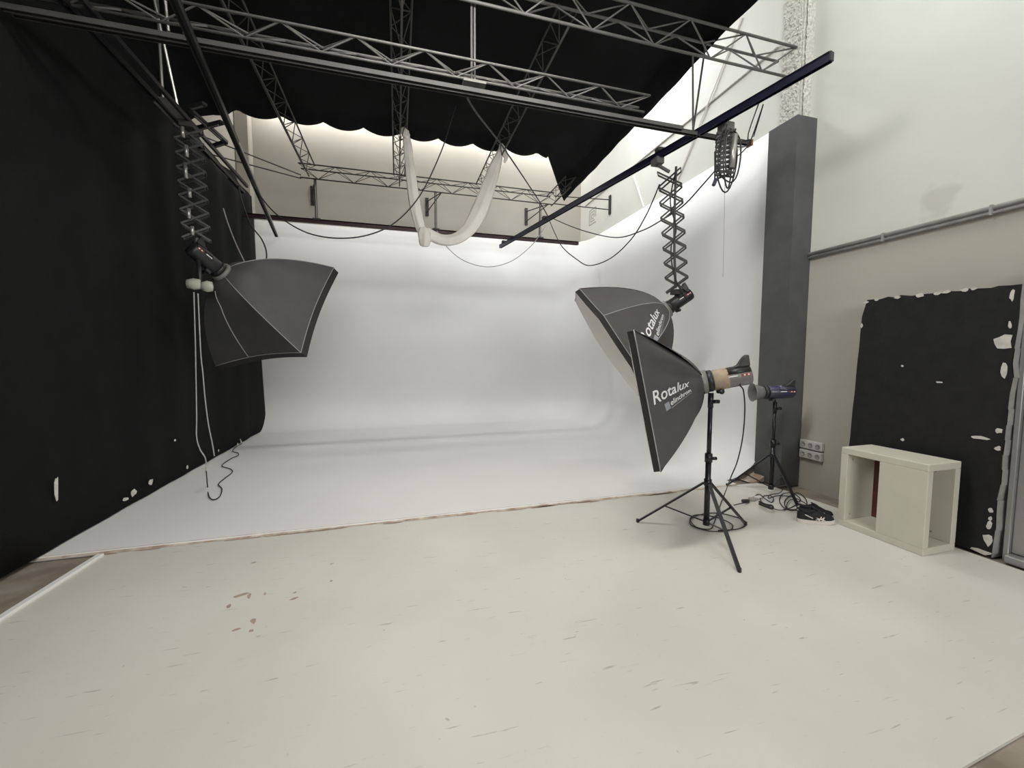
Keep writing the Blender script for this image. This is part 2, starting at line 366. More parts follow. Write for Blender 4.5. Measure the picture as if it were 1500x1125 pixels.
for i, (x_, y_) in enumerate(((710, 619), (735, 617), (740, 618))):
    part(cy, 'paint_chip', chip_geo(at(x_, y_, y=BY - 0.36), (1, 0, 0.1), (0, 0.5, 1), 0.05, 0.03, 0.004, 200 + i), M['chip'])

# corner pilaster, stucco pilaster above the black pillar
pA, pB = at(343, 230, y=8.95), at(366, 230, y=8.95)
struct('trim_4', G().box((XL, 8.95, 4.14), (pB.x, YB, ZR)), M['beige'], 'square plaster pilaster in the back corner', bevel=0.02)
g = G(); ny, nz = 22, 150
for i in range(ny + 1):
    for j in range(nz + 1):
        y = 3.60 + 0.24 * i / ny; z = 4.0 + 2.8 * j / nz
        dx = 0.03 + 0.016 * noise.noise(V((y * 26, z * 26, 1))) + 0.012 * noise.noise(V((y * 60, z * 60, 7)))
        if i in (0, ny): dx = -0.02
        g.v.append((XR - max(dx, -0.02), y, z))
W = nz + 1; g.f = [(i*W+j, (i+1)*W+j, (i+1)*W+j+1, i*W+j+1) for i in range(ny) for j in range(nz)]
g.box((XR - 0.02, 3.59, 4.0), (XF, 3.618, ZR))
for i in range(12):
    for j in range(150):
        x_ = XR + (XF - XR) * i / 11; z_ = 4.0 + 2.8 * j / 149
        g.v.append((x_, 3.575 + 0.014 * noise.noise(V((x_ * 26, z_ * 26, 4))) + 0.010 * noise.noise(V((x_ * 60, z_ * 60, 2))), z_))
o_ = len(g.v) - 12 * 150
g.f += [(o_ + i*150+j, o_ + (i+1)*150+j, o_ + (i+1)*150+j+1, o_ + i*150+j+1) for i in range(11) for j in range(149)]
struct('trim_5', g, M['stucco'], 'rough stucco pilaster rising above the black pillar')

# black boxed pillar
pl = thing('pillar', 'tall charcoal boxed pillar standing against the side wall', 'pillar', (4.22, 3.7, 0))
part(pl, 'pillar_face', G().box((4.145, 3.49, 0), (XF - 0.002, 3.62, 4.05)).box((4.145, 3.62, 0), (XR - 0.002, 3.84, 4.05)), M['pillar'])

# wall pipe, conduits, cord on the right wall
q0, q1 = at(1184, 373, x=XF - 0.03), at(1500, 293, x=XF - 0.03)
q1 = q0 + (q1 - q0) * 3.2; q0.y = 3.485
pp = thing('wall_pipe', 'grey horizontal pipe clipped along the plaster wall', 'pipe', q0)
dz = V((0, 0, -0.04))
part(pp, 'tube', G().tube([q0, q1], 0.019, 10), M['pipe'], True)
part(pp, 'tube', G().tube([q0 + dz, q1 + dz], 0.013, 8), M['pipe'], True)
for t_ in (0.14, 0.28, 0.42):
    p_ = q0.lerp(q1, t_); part(pp, 'clip', G().box((XF - 0.054, p_.y - 0.008, p_.z - 0.055), (XF - 0.001, p_.y + 0.008, p_.z + 0.022)), M['pipe'])
solo('wall_conduit', G().tube([(XR - 0.012, 3.9, 5.05), (XR - 0.012, 8.9, 4.98)], 0.012, 6), M['chip'], 'thin conduit running level along the upper side wall', 'conduit')
solo('slanting_cable', G().tube([at(1087, 26, x=XR - 0.01), at(1040, 145, x=XR - 0.02), at(985, 282, x=XR - 0.01)], 0.012, 6), M['diffuser'], 'pale cord slanting down the upper side wall', 'cord')
solo('plaster_strip', G().tube([at(928, 258, x=XR - 0.01), at(943, 303, x=XR - 0.01)], 0.014, 6), M['diffuser'], 'short pale strip on the side wall above the cyclorama', 'strip')
# square spiral mark on the side wall
g = G(); c = at(868, 317, x=XR - 0.003)
for s in (0.16, 0.10, 0.045):
    t = 0.016
    for (ya, za, yb, zb) in ((-s, -s, s, -s), (s, -s, s, s), (s, s, -s, s), (-s, s, -s, -s * 0.3)):
        g.bar((c.x, c.y + ya, c.z + za), (c.x, c.y + yb, c.z + zb), t, 0.003, up=(1, 0, 0))
solo('wall_emblem', g, M['socket'], 'small grey square spiral mark on the side wall near the corner', 'mark')

# double socket strips
for z0, lb in ((0.455, 'upper white strip of three sockets on the wall beside the pillar'), (0.345, 'lower white strip of three sockets on the wall beside the pillar')):
    s = thing('socket_strip', lb, 'socket', (XF - 0.02, 3.34, z0), 'socket strips beside the pillar')
    part(s, 'plate', G().box((XF - 0.045, 3.22, z0), (XF - 0.001, 3.47, z0 + 0.095)), M['white'], bevel=0.006)
    for k in range(3):
        y = 3.26 + 0.082 * k
        gg = G(); gg.lathe([(0.026, 0), (0.026, 0.006), (0.021, 0.006), (0.018, 0.001)], 14)
        g2 = G(); g2.f = gg.f; g2.v = [(XF - 0.045 - v[2], y + v[0], z0 + 0.047 + v[1]) for v in gg.v]
        part(s, 'socket', g2, M['socket'], True)

# ------------------------------------------------------------------ black slab on the right wall
rnd = random.Random(11)
PX = 4.205
cor = [at(1243, 655, x=PX), at(1265, 440, x=PX), at(1497, 416, x=PX), at(1452, 812, x=PX)]
cor[0] = V((PX, cor[0].y + 0.02, 0.0)); cor[3] = V((PX, cor[3].y, 0.0));
def edge_pts(a, b, n, amp, seed):
    return [a.lerp(b, k / n) + V((0, amp * noise.noise(V((k * 0.9, seed, 0))), amp * noise.noise(V((k * 0.9, seed, 5))))) for k in range(n)]
poly = edge_pts(cor[0], cor[1], 14, 0.018, 1) + edge_pts(cor[1] + V((0, -0.03, 0.0)), cor[2], 18, 0.02, 2) + edge_pts(cor[2], cor[3], 18, 0.016, 3) + [cor[3]]
for p in poly: p.z = max(p.z, 0.003)
k = len(poly)
g = G().add(poly + [V((XF - 0.002, p.y, p.z)) for p in poly], [tuple(range(k)), tuple(range(k, 2*k))[::-1]] + [(i, (i+1) % k, k+(i+1) % k, k+i) for i in range(k)])
sl = thing('wall_slab', 'large black painted board with chipped white edges against the side wall', 'board', (PX, 2.3, 0))
part(sl, 'board', g, M['blackpaint'])
# white chipped strips along top and right edge
for i in range(15, 32, 1):
    a, b = poly[i], poly[min(i + 1, k - 1)]
    c = (a + b) / 2
    if noise.noise(V((i * 1.3, 9, 0))) > 0.02:
        part(sl, 'chip', chip_geo(c + V((-0.002, 0, -0.004)), (0, -1, 0), (0, 0, 1), (b - a).length * 0.55, rnd.uniform(0.008, 0.022), 0.004, 300 + i), M['chip'])
# pale raw edge facing the camera side
eg = G()
for i in range(32, k - 1):
    a, b = poly[i], poly[i + 1]
    eg.add([a + V((0.004, -0.004, 0)), b + V((0.004, -0.004, 0)), V((XF - 0.004, b.y - 0.02, b.z)), V((XF - 0.004, a.y - 0.02, a.z))], [(0, 1, 2, 3)])
eo = part(sl, 'raw_edge', eg, M['pipe'])
eo.modifiers.new('t', 'SOLIDIFY').thickness = 0.006
for i, (x, y, sx, sy) in enumerate(((1262, 477, .012, .022), (1322, 536, .01, .01), (1376, 560, .03, .008), (1322, 644, .018, .014), (1434, 641, .06, .014), (1468, 632, .022, .022), (1465, 657, .02, .018), (1487, 500, .06, .07), (1481, 542, .022, .06), (1493, 432, .014, .05), (1492, 475, .012, .03), (1447, 790, .03, .06), (1440, 810, .07, .02), (1449, 770, .02, .04), (1452, 748, .016, .02), (1285, 438, .02, .006), (1269, 443, .025, .012), (1451, 760, .012, .02))):
    c = at(x, y, x=PX - 0.001); c.z = max(c.z, 0.025); c.y = max(c.y, cor[3].y + sx * 0.6)
    part(sl, 'chip', chip_geo(c, (0, -1, 0), (0, 0, 1), sx, sy, 0.003, 330 + i), M['chip'])

# grey metal panel right of the slab
mp = thing('metal_door', 'grey brushed metal door panel beside the black board', 'door', (4.18, 1.2, 0))
yE = cor[3].y - 0.035
part(mp, 'door_leaf', G().box((4.28, 0.3, 0.06), (4.32, yE - 0.03, 2.1)), M['metalpanel'], bevel=0.004)
part(mp, 'frame', G().box((4.25, yE - 0.03, 0.0), (4.34, yE, 1.9)).box((4.20, 0.3, 0.0), (4.34, yE - 0.03, 0.055)), M['metalpanel'], bevel=0.004)

# ------------------------------------------------------------------ white box table
cb = thing('box_table', 'ivory open box table with half-closed sides in front of the black board', 'table', (3.93, 2.28, 0))
x0, x1, y0, y1, H, t = 3.74, 4.10, 1.97, 2.58, 0.695, 0.055
part(cb, 'top', G().box((x0, y0, H - t), (x1, y1, H)), M['cabinet'], bevel=0.004)
part(cb, 'base', G().box((x0, y0, 0.0), (x1, y1, t)), M['cabinet'], bevel=0.004)
part(cb, 'side_panel', G().box((x0, y1 - t, t), (x1 - 0.02, y1, H - t)), M['cabinet'], bevel=0.003)
part(cb, 'front_panel', G().box((x0, y0, t), (x0 + t, y0 + 0.315, H - t)), M['cabinet'], bevel=0.003)
part(cb, 'back_panel', G().box((x1 - t, y0, t), (x1, y0 + 0.36, H - t)), M['cabinet'], bevel=0.003)
part(cb, 'hinge_strip', G().box((x1 - 0.03, y1 - t - 0.05, t), (x1 - 0.02, y1 - t, H - t)), M['rust'], label='rusty brown strip')
for zz in (t + 0.05, H - t - 0.05):
    part(cb, 'screw', G().tube([(x0 + 0.06, y1 - t - 0.004, zz), (x0 + 0.06, y1 - t + 0.002, zz)], 0.006, 8), M['socket'])
    part(cb, 'screw', G().tube([(x1 - t - 0.004, y0 + 0.12, zz), (x1 - t + 0.002, y0 + 0.12, zz)], 0.008, 8), M['socket'])

# ------------------------------------------------------------------ trusses
UNIT = None
def unit_rod(m):
    g = G().tube([(0, 0, 0), (0, 0, 1)], 1.0, 5)
    return mesh('brace', g, m)
RODS = {}
def rod(root, name, p, q, r, m):
    if m.name not in RODS: RODS[m.name] = unit_rod(m)
    o = link(name, RODS[m.name], root); p, q = V(p), V(q); d = q - p
    o.location = p - V(root.location); o.scale = (r, r, d.length)
    o.rotation_euler = V((0, 0, 1)).rotation_difference(d.normalized()).to_euler()
    return o
def truss(name, label, p, q, wdt, hgt, bay, m, r=0.014, rb=0.007, group='lattice trusses of the ceiling grid', flip=False):
    """triangular lattice beam: two upper chords, one lower; p, q = mid of the upper chord pair"""
    p, q = V(p), V(q); d = (q - p); L = d.length; d.normalize(); side = d.cross(V((0, 0, 1))).normalized() * (wdt / 2); dn = V((0, 0, -hgt))
    root = thing(name, label, 'truss', p, group)
    for o_ in (side, -side, dn): part(root, 'chord', G().tube([p + o_, q + o_], r, 7), m, True)
    nb = max(2, round(L / bay)); 
    for i in range(nb):
        a, b, c = p + d * (L * i / nb), p + d * (L * (i + 0.5) / nb), p + d * (L * (i + 1) / nb)
        for s in (side, -side):
            rod(root, 'brace', a + s, b + dn, rb, m); rod(root, 'brace', b + dn, c + s, rb, m)
        rod(root, 'brace', a + side, b - side, rb, m); rod(root, 'brace', b - side, c + side, rb, m)
    return root
T1Y, T3Y = 8.25, 3.70
truss('ceiling_truss', 'dark lattice truss crossing in front of the plaster back wall', (-1.62, T1Y, 4.88), (3.22, T1Y, 4.88), 0.22, 0.20, 0.62, M['dark'], 0.012, 0.006)  # backlit darkness comes from the darker steel colour
truss('ceiling_truss', 'highest grey lattice truss ending at the stucco pilaster', (-2.55, T3Y, 4.80), (4.20, T3Y, 4.80), 0.22, 0.23, 0.68, M['steel'], 0.014, 0.008)
truss('ceiling_truss', 'grey lattice truss lying directly above the double rail', (-2.45, T3Y + 0.05, 4.05), (2.45, T3Y + 0.05, 4.05), 0.20, 0.10, 0.56, M['steel'], 0.011, 0.007)
truss('ceiling_truss', 'lattice truss running depthwise near the black drape', (-1.45, T3Y + 0.15, 4.86), (-1.45, T1Y - 0.12, 4.86), 0.20, 0.19, 0.5, M['dark'], 0.012, 0.006)
truss('ceiling_truss', 'middle depthwise lattice truss where the white cloth loop starts', (0.10, T3Y + 0.15, 4.86), (0.10, T1Y - 0.12, 4.86), 0.20, 0.19, 0.5, M['dark'], 0.012, 0.006)
truss('ceiling_truss', 'depthwise lattice truss where the white cloth loop ends', (1.66, T3Y + 0.15, 4.86), (1.66, T1Y - 0.12, 4.86), 0.20, 0.19, 0.5, M['dark'], 0.012, 0.006)
truss('ceiling_truss', 'depthwise lattice truss along the edge of the black ceiling cloth', (3.22, 7.30, 4.86), (3.22, T1Y + 0.05, 4.86), 0.20, 0.19, 0.5, M['dark'], 0.012, 0.006)
# wall brackets of the back truss
for (x, lb) in ((-1.58, 'black wall bracket behind the truss near the black drape'), (0.68, 'black wall bracket behind the white cloth loop'), (2.93, 'black wall bracket between cloth loop and back corner')):
    b = thing('truss_bracket', lb, 'bracket', (x, YB - 0.03, 4.69), 'wall brackets of the back truss')
    part(b, 'plate', G().box((x - 0.035, YB - 0.03, 4.50), (x + 0.035, YB - 0.001, 4.88)), M['black'], bevel=0.004)
    for z0, s in ((4.80, 0), (4.58, 0)): part(b, 'arm', G().tube([(x, YB - 0.03, z0), (x + 0.22, T1Y + 0.02, 4.69)], 0.011, 6), M['dark'])
bc = at(893, 300, x=XR - 0.02)
b = thing('truss_bracket', 'black bracket on the side wall reaching back to the truss', 'bracket', bc, 'wall brackets of the back truss')
part(b, 'plate', G().box((XR - 0.03, bc.y - 0.035, bc.z - 0.19), (XR - 0.001, bc.y + 0.035, bc.z + 0.19)), M['black'], bevel=0.004)
part(b, 'arm', G().tube([(XR - 0.03, bc.y, bc.z + 0.1), (3.26, T1Y, 4.86)], 0.011, 6), M['dark'])
part(b, 'arm', G().tube([(XR - 0.03, bc.y, bc.z - 0.1), (3.26, T1Y, 4.70)], 0.011, 6), M['dark'])
b = thing('truss_bracket', 'thin stay rods tying the back truss to the side wall above the drape', 'bracket', (-2.8, 8.1, 4.8), 'wall brackets of the back truss')
for z0, z1 in ((4.86, 4.72), (4.62, 4.66)): part(b, 'arm', G().tube([(XL + 0.01, 7.7, z0 + 0.06), (-1.6, T1Y, z1)], 0.010, 6), M['dark'])

# rails
def rail(name, label, p, q, m, wdt=0.06, hgt=0.055, group='ceiling rails'):
    p, q = V(p), V(q); root = thing(name, label, 'rail', p, group)
    d = (q - p).normalized(); s = d.cross(V((0, 0, 1))).normalized()
    part(root, 'track', G().bar(p + V((0, 0, hgt*0.35)), q + V((0, 0, hgt*0.35)), wdt, hgt*0.3).bar(p + s*(wdt*0.42), q + s*(wdt*0.42), wdt*0.16, hgt).bar(p - s*(wdt*0.42), q - s*(wdt*0.42), wdt*0.16, hgt), m)
    for e, sg in ((p, -1), (q, 1)): part(root, 'end_stop', G().bar(e, e + d * (0.012 * sg), wdt * 0.9, hgt * 0.9), M['black'])
    return root
R1Y = T1Y + 0.05
R1 = rail('ceiling_rail', 'dark plum rail hanging on rods along the back wall', (-2.53, R1Y, 3.95), (3.84, R1Y, 3.93), M['railred'], 0.06, 0.07)
for x in (-1.39, 0.77, 2.95): 
    part(R1, 'hanger', G().tube([(x, R1Y, 3.97), (x, R1Y - 0.03, 4.70)], 0.013, 6).tube([(x + 0.03, R1Y, 3.97), (x + 0.03, R1Y - 0.03, 4.70)], 0.007, 6), M['dark'])
    part(R1, 'clamp', G().box((x - 0.05, R1Y - 0.04, 3.965), (x + 0.08, R1Y + 0.04, 3.995)), M['dark'])
R2 = rail('ceiling_rail', 'grey fixed rail reaching furthest towards the side wall', (-2.50, 3.78, 3.85), (3.80, 3.78, 3.845), M['railgrey'], 0.045, 0.04)
part(R2, 'copper_cap', G().box((3.805, 3.745, 3.815), (3.83, 3.815, 3.875)), M['copper'], label='rusty end cap')
for tp in ((2.97, 3.70, 4.58), tuple(at(1034, 62, y=3.81))): part(R2, 'hanger', G().tube([tp, (3.06, 3.77, 3.87)], 0.010, 6), M['dark'])
for s in (-0.012, 0.016): part(R2, 'hanger', G().tube([(0.70 + s, 3.74, 4.72), (0.70 + s, 3.76, 3.9)], 0.010, 6), M['steel'])
part(R2, 'clamp', G().box((0.60, 3.66, 3.88), (0.80, 3.84, 3.90)), M['steel'])
for s in (-1.62, -1.52): part(R2, 'hanger', G().tube([(s, 3.74, 4.72), (s + 0.03, 3.76, 3.9)], 0.010, 6), M['alu'])
R3 = rail('ceiling_rail', 'shorter grey rail of the double rail under the lattice truss', (-2.50, 3.69, 3.82), (2.85, 3.69, 3.82), M['railgrey'], 0.042, 0.035)
MZ = 3.86
m0, m1 = at(733, 361, z=MZ), at(1217, 83, z=MZ)
MR = rail('sliding_rail', 'dark blue sliding rail carrying the folding scissor hangers', m0, m1, M['rail'], 0.05, 0.075)
for t in (0.03, 0.30, 0.72):
    p = m0.lerp(m1, t)
    part(MR, 'trolley', G().box((p.x - 0.05, p.y - 0.04, p.z + 0.03), (p.x + 0.05, p.y + 0.04, p.z + 0.075)), M['dark'], bevel=0.006)
l0, l1 = at(405, 345, z=3.76), at(256, 0, z=3.76)
l1 = l0 + (l1 - l0) * 1.2
ML = rail('sliding_rail', 'dark sliding rail in front of the black drape', l0, l1, M['black'], 0.05, 0.06)
part(ML, 'bright_edge', G().bar(l0 + V((0.028, 0, 0)), l0.lerp(l1, 0.55) + V((0.028, 0, 0)), 0.004, 0.03), M['alu'])
LRX, LRZ = -2.17, 3.95
LR = rail('ceiling_rail', 'black rail with added bright glints beside the black drape with a folded scissor arm', (LRX, 2.2, LRZ), (LRX - 0.02, 7.15, LRZ), M['black'], 0.05, 0.05)
part(LR, 'second_track', G().bar((LRX + 0.13, 2.2, LRZ), (LRX + 0.11, 6.9, LRZ), 0.03, 0.04), M['black'])
part(LR, 'bright_edge', G().bar((LRX - 0.03, 4.85, LRZ - 0.02), (LRX - 0.03, 5.7, LRZ - 0.02), 0.012, 0.02).bar((LRX + 0.06, 4.8, LRZ), (LRX + 0.05, 5.5, LRZ), 0.07, 0.01).bar((LRX - 0.03, 6.05, LRZ - 0.02), (LRX - 0.03, 6.6, LRZ - 0.02), 0.012, 0.02), M['alu'])  # pale strips stand in for light reflected along the black rail
part(LR, 'hanger', G().tube([(LRX + 0.02, 4.9, LRZ + 0.02), (LRX + 0.02, 4.9, 4.95)], 0.012, 6), M['alu'])
part(LR, 'hanger', G().tube([(LRX + 0.1, 5.0, LRZ + 0.02), (LRX + 0.04, 4.75, 4.95)], 0.012, 6), M['alu'])
zz = [at(293, 158, z=4.02), at(345, 208, z=4.02), at(283, 186, z=4.02), at(333, 210, z=4.02)]
zig = [at(277, 158, z=4.0), at(305, 152, z=4.0), at(280, 160, z=4.0), at(330, 208, z=4.0), at(314, 215, z=4.0), at(331, 207, z=4.0)]
for a_, b2 in ((at(276, 159, z=4.0), at(331, 208, z=4.0)), (at(277, 158, z=4.0), at(300, 152, z=4.0)), (at(285, 189, z=4.0), at(326, 179, z=4.0)), (at(331, 208, z=4.0), at(312, 214, z=4.0))):
    part(LR, 'scissor_bar', G().bar(a_, b2, 0.05, 0.03), M['black'])
    part(LR, 'bright_edge', G().bar(a_.lerp(b2, 0.15) + V((0, 0, -0.018)), a_.lerp(b2, 0.85) + V((0, 0, -0.018)), 0.014, 0.006), M['alu'])  # pale strip under each black bar stands in for a reflection

tl_ = thing('added_trough_lamp', 'added trough lamp, unseen, brightening the top of the back wall', 'lamp', (0.8, 8.9, 6.37))  # unseen housing added over the light that brightens the wall top
part(tl_, 'housing', G().box((-2.5, 8.79, 6.38), (4.1, 9.01, 6.44)), M['white'], bevel=0.01)
for x in (-2.2, -0.2, 1.8, 3.8): part(tl_, 'bracket', G().box((x, 9.0, 6.39), (x + 0.04, YB, 6.43)), M['alu'])
# unseen luminaire added above the view for the floor's pool of light
lm = thing('added_hanging_lamp', 'added batten lamp, unseen, hung for the pool of light on the floor', 'lamp', (0.7, 2.5, 4.57))
part(lm, 'housing', G().box((-0.32, 2.13, 4.565), (1.72, 2.87, 4.61)), M['white'], bevel=0.01)
for x in (0.1, 1.3): part(lm, 'suspension', G().tube([(x, 2.5, 4.605), (x, 2.5, ZR)], 0.006, 6), M['alu'])

# ------------------------------------------------------------------ black ceiling cloth
g = G(); nx, ny = 132, 60
def edge_back(x):
    s = abs(math.sin((x + 2.12) * PI / 0.56)) ** 0.8
    if x < 2.55: return 6.84, 4.99 - 0.09 * s * (1.0 if x > -2.2 else 1.4)
    t = min(1, (x - 2.55) / 0.9); return 6.84 + 1.5 * t, 4.97 - 0.20 * t
def edge_right(y):
    return 3.30 + 0.045 * max(0, y - 3.7) + (0.006 * math.sin(y * 3))
for i in range(nx + 1):
    for j in range(ny + 1):
        v = j / ny
        # right edge follows the truss
        xs = -2.80 + (3.42 + 2.80) * i / nx
        yb, zb = edge_back(xs)
        y = 3.05 + (yb - 3.05) * v
        xr = edge_right(y)
        x = -2.80 + (xr + 2.80) * i / nx
        z = 5.0 + 0.025 * noise.noise(V((x * 0.9, y * 0.9, 0))) + 0.012 * math.sin(y * 4 + x)
        k = max(0, (v - 0.93) / 0.07); z = z * (1 - k) + zb * k
        e = max(0, (x - (xr - 0.22)) / 0.22)
        z = z * (1 - e) + (4.80 + 0.006 * math.sin(y * 11)) * e
        e = min(1, max(0, (-2.42 - x) / 0.3)); z = z * (1 - e) + min(z, 4.74) * e
        g.v.append((x, y, z))
W = ny + 1; g.f = [(i*W+j, (i+1)*W+j, (i+1)*W+j+1, i*W+j+1) for i in range(nx) for j in range(ny)]
cc = solo('ceiling_cloth', g, M['blackceil'], 'huge black cloth stretched over the ceiling trusses with a scalloped back edge', 'cloth', smooth=True)
sm = cc.modifiers.new('thick', 'SOLIDIFY'); sm.thickness = 0.012; sm.offset = 1
for (x, y, lb) in ((865, 238, 'bright spring clip on the side edge of the black ceiling cloth'), (832, 268, 'bright spring clip at the pointed corner of the black ceiling cloth')):
    p = at(x, y, z=4.80)
    xr = edge_right(p.y); e = max(0, (p.x - (xr - 0.22)) / 0.22); p = at(x, y, z=5.0 * (1 - e) + 4.80 * e - 0.03)
    g = G().tube([p + V((0, 0, 0.06)), p + V((-0.03, -0.02, 0.0)), p + V((0.02, -0.02, -0.04)), p + V((0.04, 0, 0.02))], 0.016, 6)
    solo('spring_clip', g, M['alu'], lb, 'clip', 'clips on the ceiling cloth')

# ------------------------------------------------------------------ white cloth loop
def ribbon(keys, nseg=8, n=20):
    """keys: (px, py, ydepth, half width, half thickness)"""
    P = smoothpath([at(k[0], k[1], y=k[2]) for k in keys], nseg); g = G(); m = len(P)
    for i, p in enumerate(P):
        f = i / (m - 1) * (len(keys) - 1); a = min(int(f), len(keys) - 2); t = f - a
        wd = keys[a][3] * (1 - t) + keys[a+1][3] * t; th = keys[a][4] * (1 - t) + keys[a+1][4] * t
        d = (P[min(i+1, m-1)] - P[max(i-1, 0)]).normalized(); vw = (p - CAM).normalized()
        s = d.cross(V((0.27, 0.95, -0.1))).normalized(); nn = s.cross(d)
        for k in range(n):
            a_ = 2 * PI * k / n; rip = 1 + 0.16 * math.sin(a_ * 5 + i * 0.11) + 0.08 * math.sin(a_ * 9 - i * 0.2)
            g.v.append(tuple(p + s * (math.cos(a_) * wd * rip) + nn * (math.sin(a_) * th * rip)))
    g.f = [(i*n+k, i*n+(k+1) % n, (i+1)*n+(k+1) % n, (i+1)*n+k) for i in range(m-1) for k in range(n)] + [tuple(range(n))[::-1], tuple((m-1)*n+k for k in range(n))]
    return g
ly = 6.5
wc = thing('fabric_loop', 'long white cotton cloth tied to two trusses and hanging in a loop', 'cloth', at(622, 350, y=ly))
part(wc, 'straight_length', ribbon([(593, 192, ly, .04, .03), (597, 215, ly, .06, .04), (602, 260, ly, .07, .045), (608, 300, ly, .075, .045), (615, 330, ly, .07, .05), (621, 346, ly, .05, .05)]), M['cloth'], True)
part(wc, 'loop_length', ribbon([(624, 338, ly - .04, .06, .05), (634, 346, ly - .04, .08, .05), (650, 352, ly - .04, .075, .05), (668, 350, ly - .02, .085, .05), (687, 336, ly, .10, .05), (702, 308, ly, .115, .05), (714, 275, ly, .11, .05), (724, 246, ly, .085, .045), (732, 225, ly, .05, .04), (735, 214, ly, .035, .03)]), M['cloth'], True)
part(wc, 'knot', ribbon([(620, 334, ly - .08, .05, .05), (621, 342, ly - .09, .09, .07), (622, 352, ly - .09, .085, .07), (622, 361, ly - .08, .05, .05)]), M['cloth'], True)
part(wc, 'knot', ribbon([(591, 188, ly - .02, .03, .03), (593, 194, ly - .04, .06, .05), (597, 201, ly - .04, .04, .04)]), M['cloth'], True)
part(wc, 'knot', ribbon([(734, 212, ly - .02, .03, .03), (737, 220, ly - .04, .06, .05), (741, 230, ly - .04, .035, .03), (739, 238, ly - .04, .012, .02)]), M['cloth'], True)

# ------------------------------------------------------------------ softboxes and flash heads
def text_geo(body, size, shear=0.0):
    c = D.curves.new('txt', 'FONT'); c.body = body; c.size = size; c.shear = shear; c.resolution_u = 3; c.offset = size * 0.012
    o = D.objects.new('txt', c); COL.objects.link(o)
    me = bpy.data.meshes.new_from_object(o.evaluated_get(bpy.context.evaluated_depsgraph_get()))
    vs = [(v.co.x * 1.12, v.co.y, v.co.z) for v in me.vertices]; fs = [tuple(p.vertices) for p in me.polygons]
    D.objects.remove(o); D.curves.remove(c); D.meshes.remove(me)
    return vs, fs
def rotmat(axis, xax):
    z = V(axis).normalized(); x = V(xax); x = (x - z * x.dot(z)).normalized(); y = z.cross(x)
    return Matrix((x, y, z)).transposed()
class Softbox:
    def __init__(s, n, R, d, ang0, sgn, T=1.15, sag=0.06, r0=0.10):
        s.n, s.R, s.d, s.a0, s.sg, s.T, s.sag, s.r0 = n, R, d, ang0, sgn, T, sag, r0
    def rib(s, k, u):
        rr = s.r0 + (s.R - s.r0) * u; z = s.d * (u * (1 - s.T) + s.T * u * u)
        a = s.a0 + s.sg * 2 * PI * k / s.n
        return V((rr * math.cos(a), rr * math.sin(a), z))
    def pt(s, k, u, v, off=0.0):
        def q(u, v):
            p = s.rib(k, u).lerp(s.rib(k + 1, u), v); f = 1 - s.sag * 4 * v * (1 - v) * u
            # towards the ring the fabric is round
            rr = math.hypot(p.x, p.y); rd = s.r0 + (s.R - s.r0) * u; b = max(0, 1 - u * 2.5)
            f = f * (1 - b) + b * rd / max(rr, 1e-4)
            # drag wrinkles fanning from the rim corner
            w = s.wr * math.sin(v * 26 + u * 2) * max(0, 0.5 - v) * 4 * u * (1 - u) if s.wr else 0
            return V((p.x * f, p.y * f, p.z + w))
        p = q(u, v)
        if off:
            e = 1e-3; nn = (q(u + e, v) - p).cross(q(u, v + e) - p).normalized()
            if nn.dot(V((p.x, p.y, -0.3))) < 0: nn = -nn
            p = p + nn * off
        return p
    wr = 0.0; lip = 0.065; bulge = 0.07
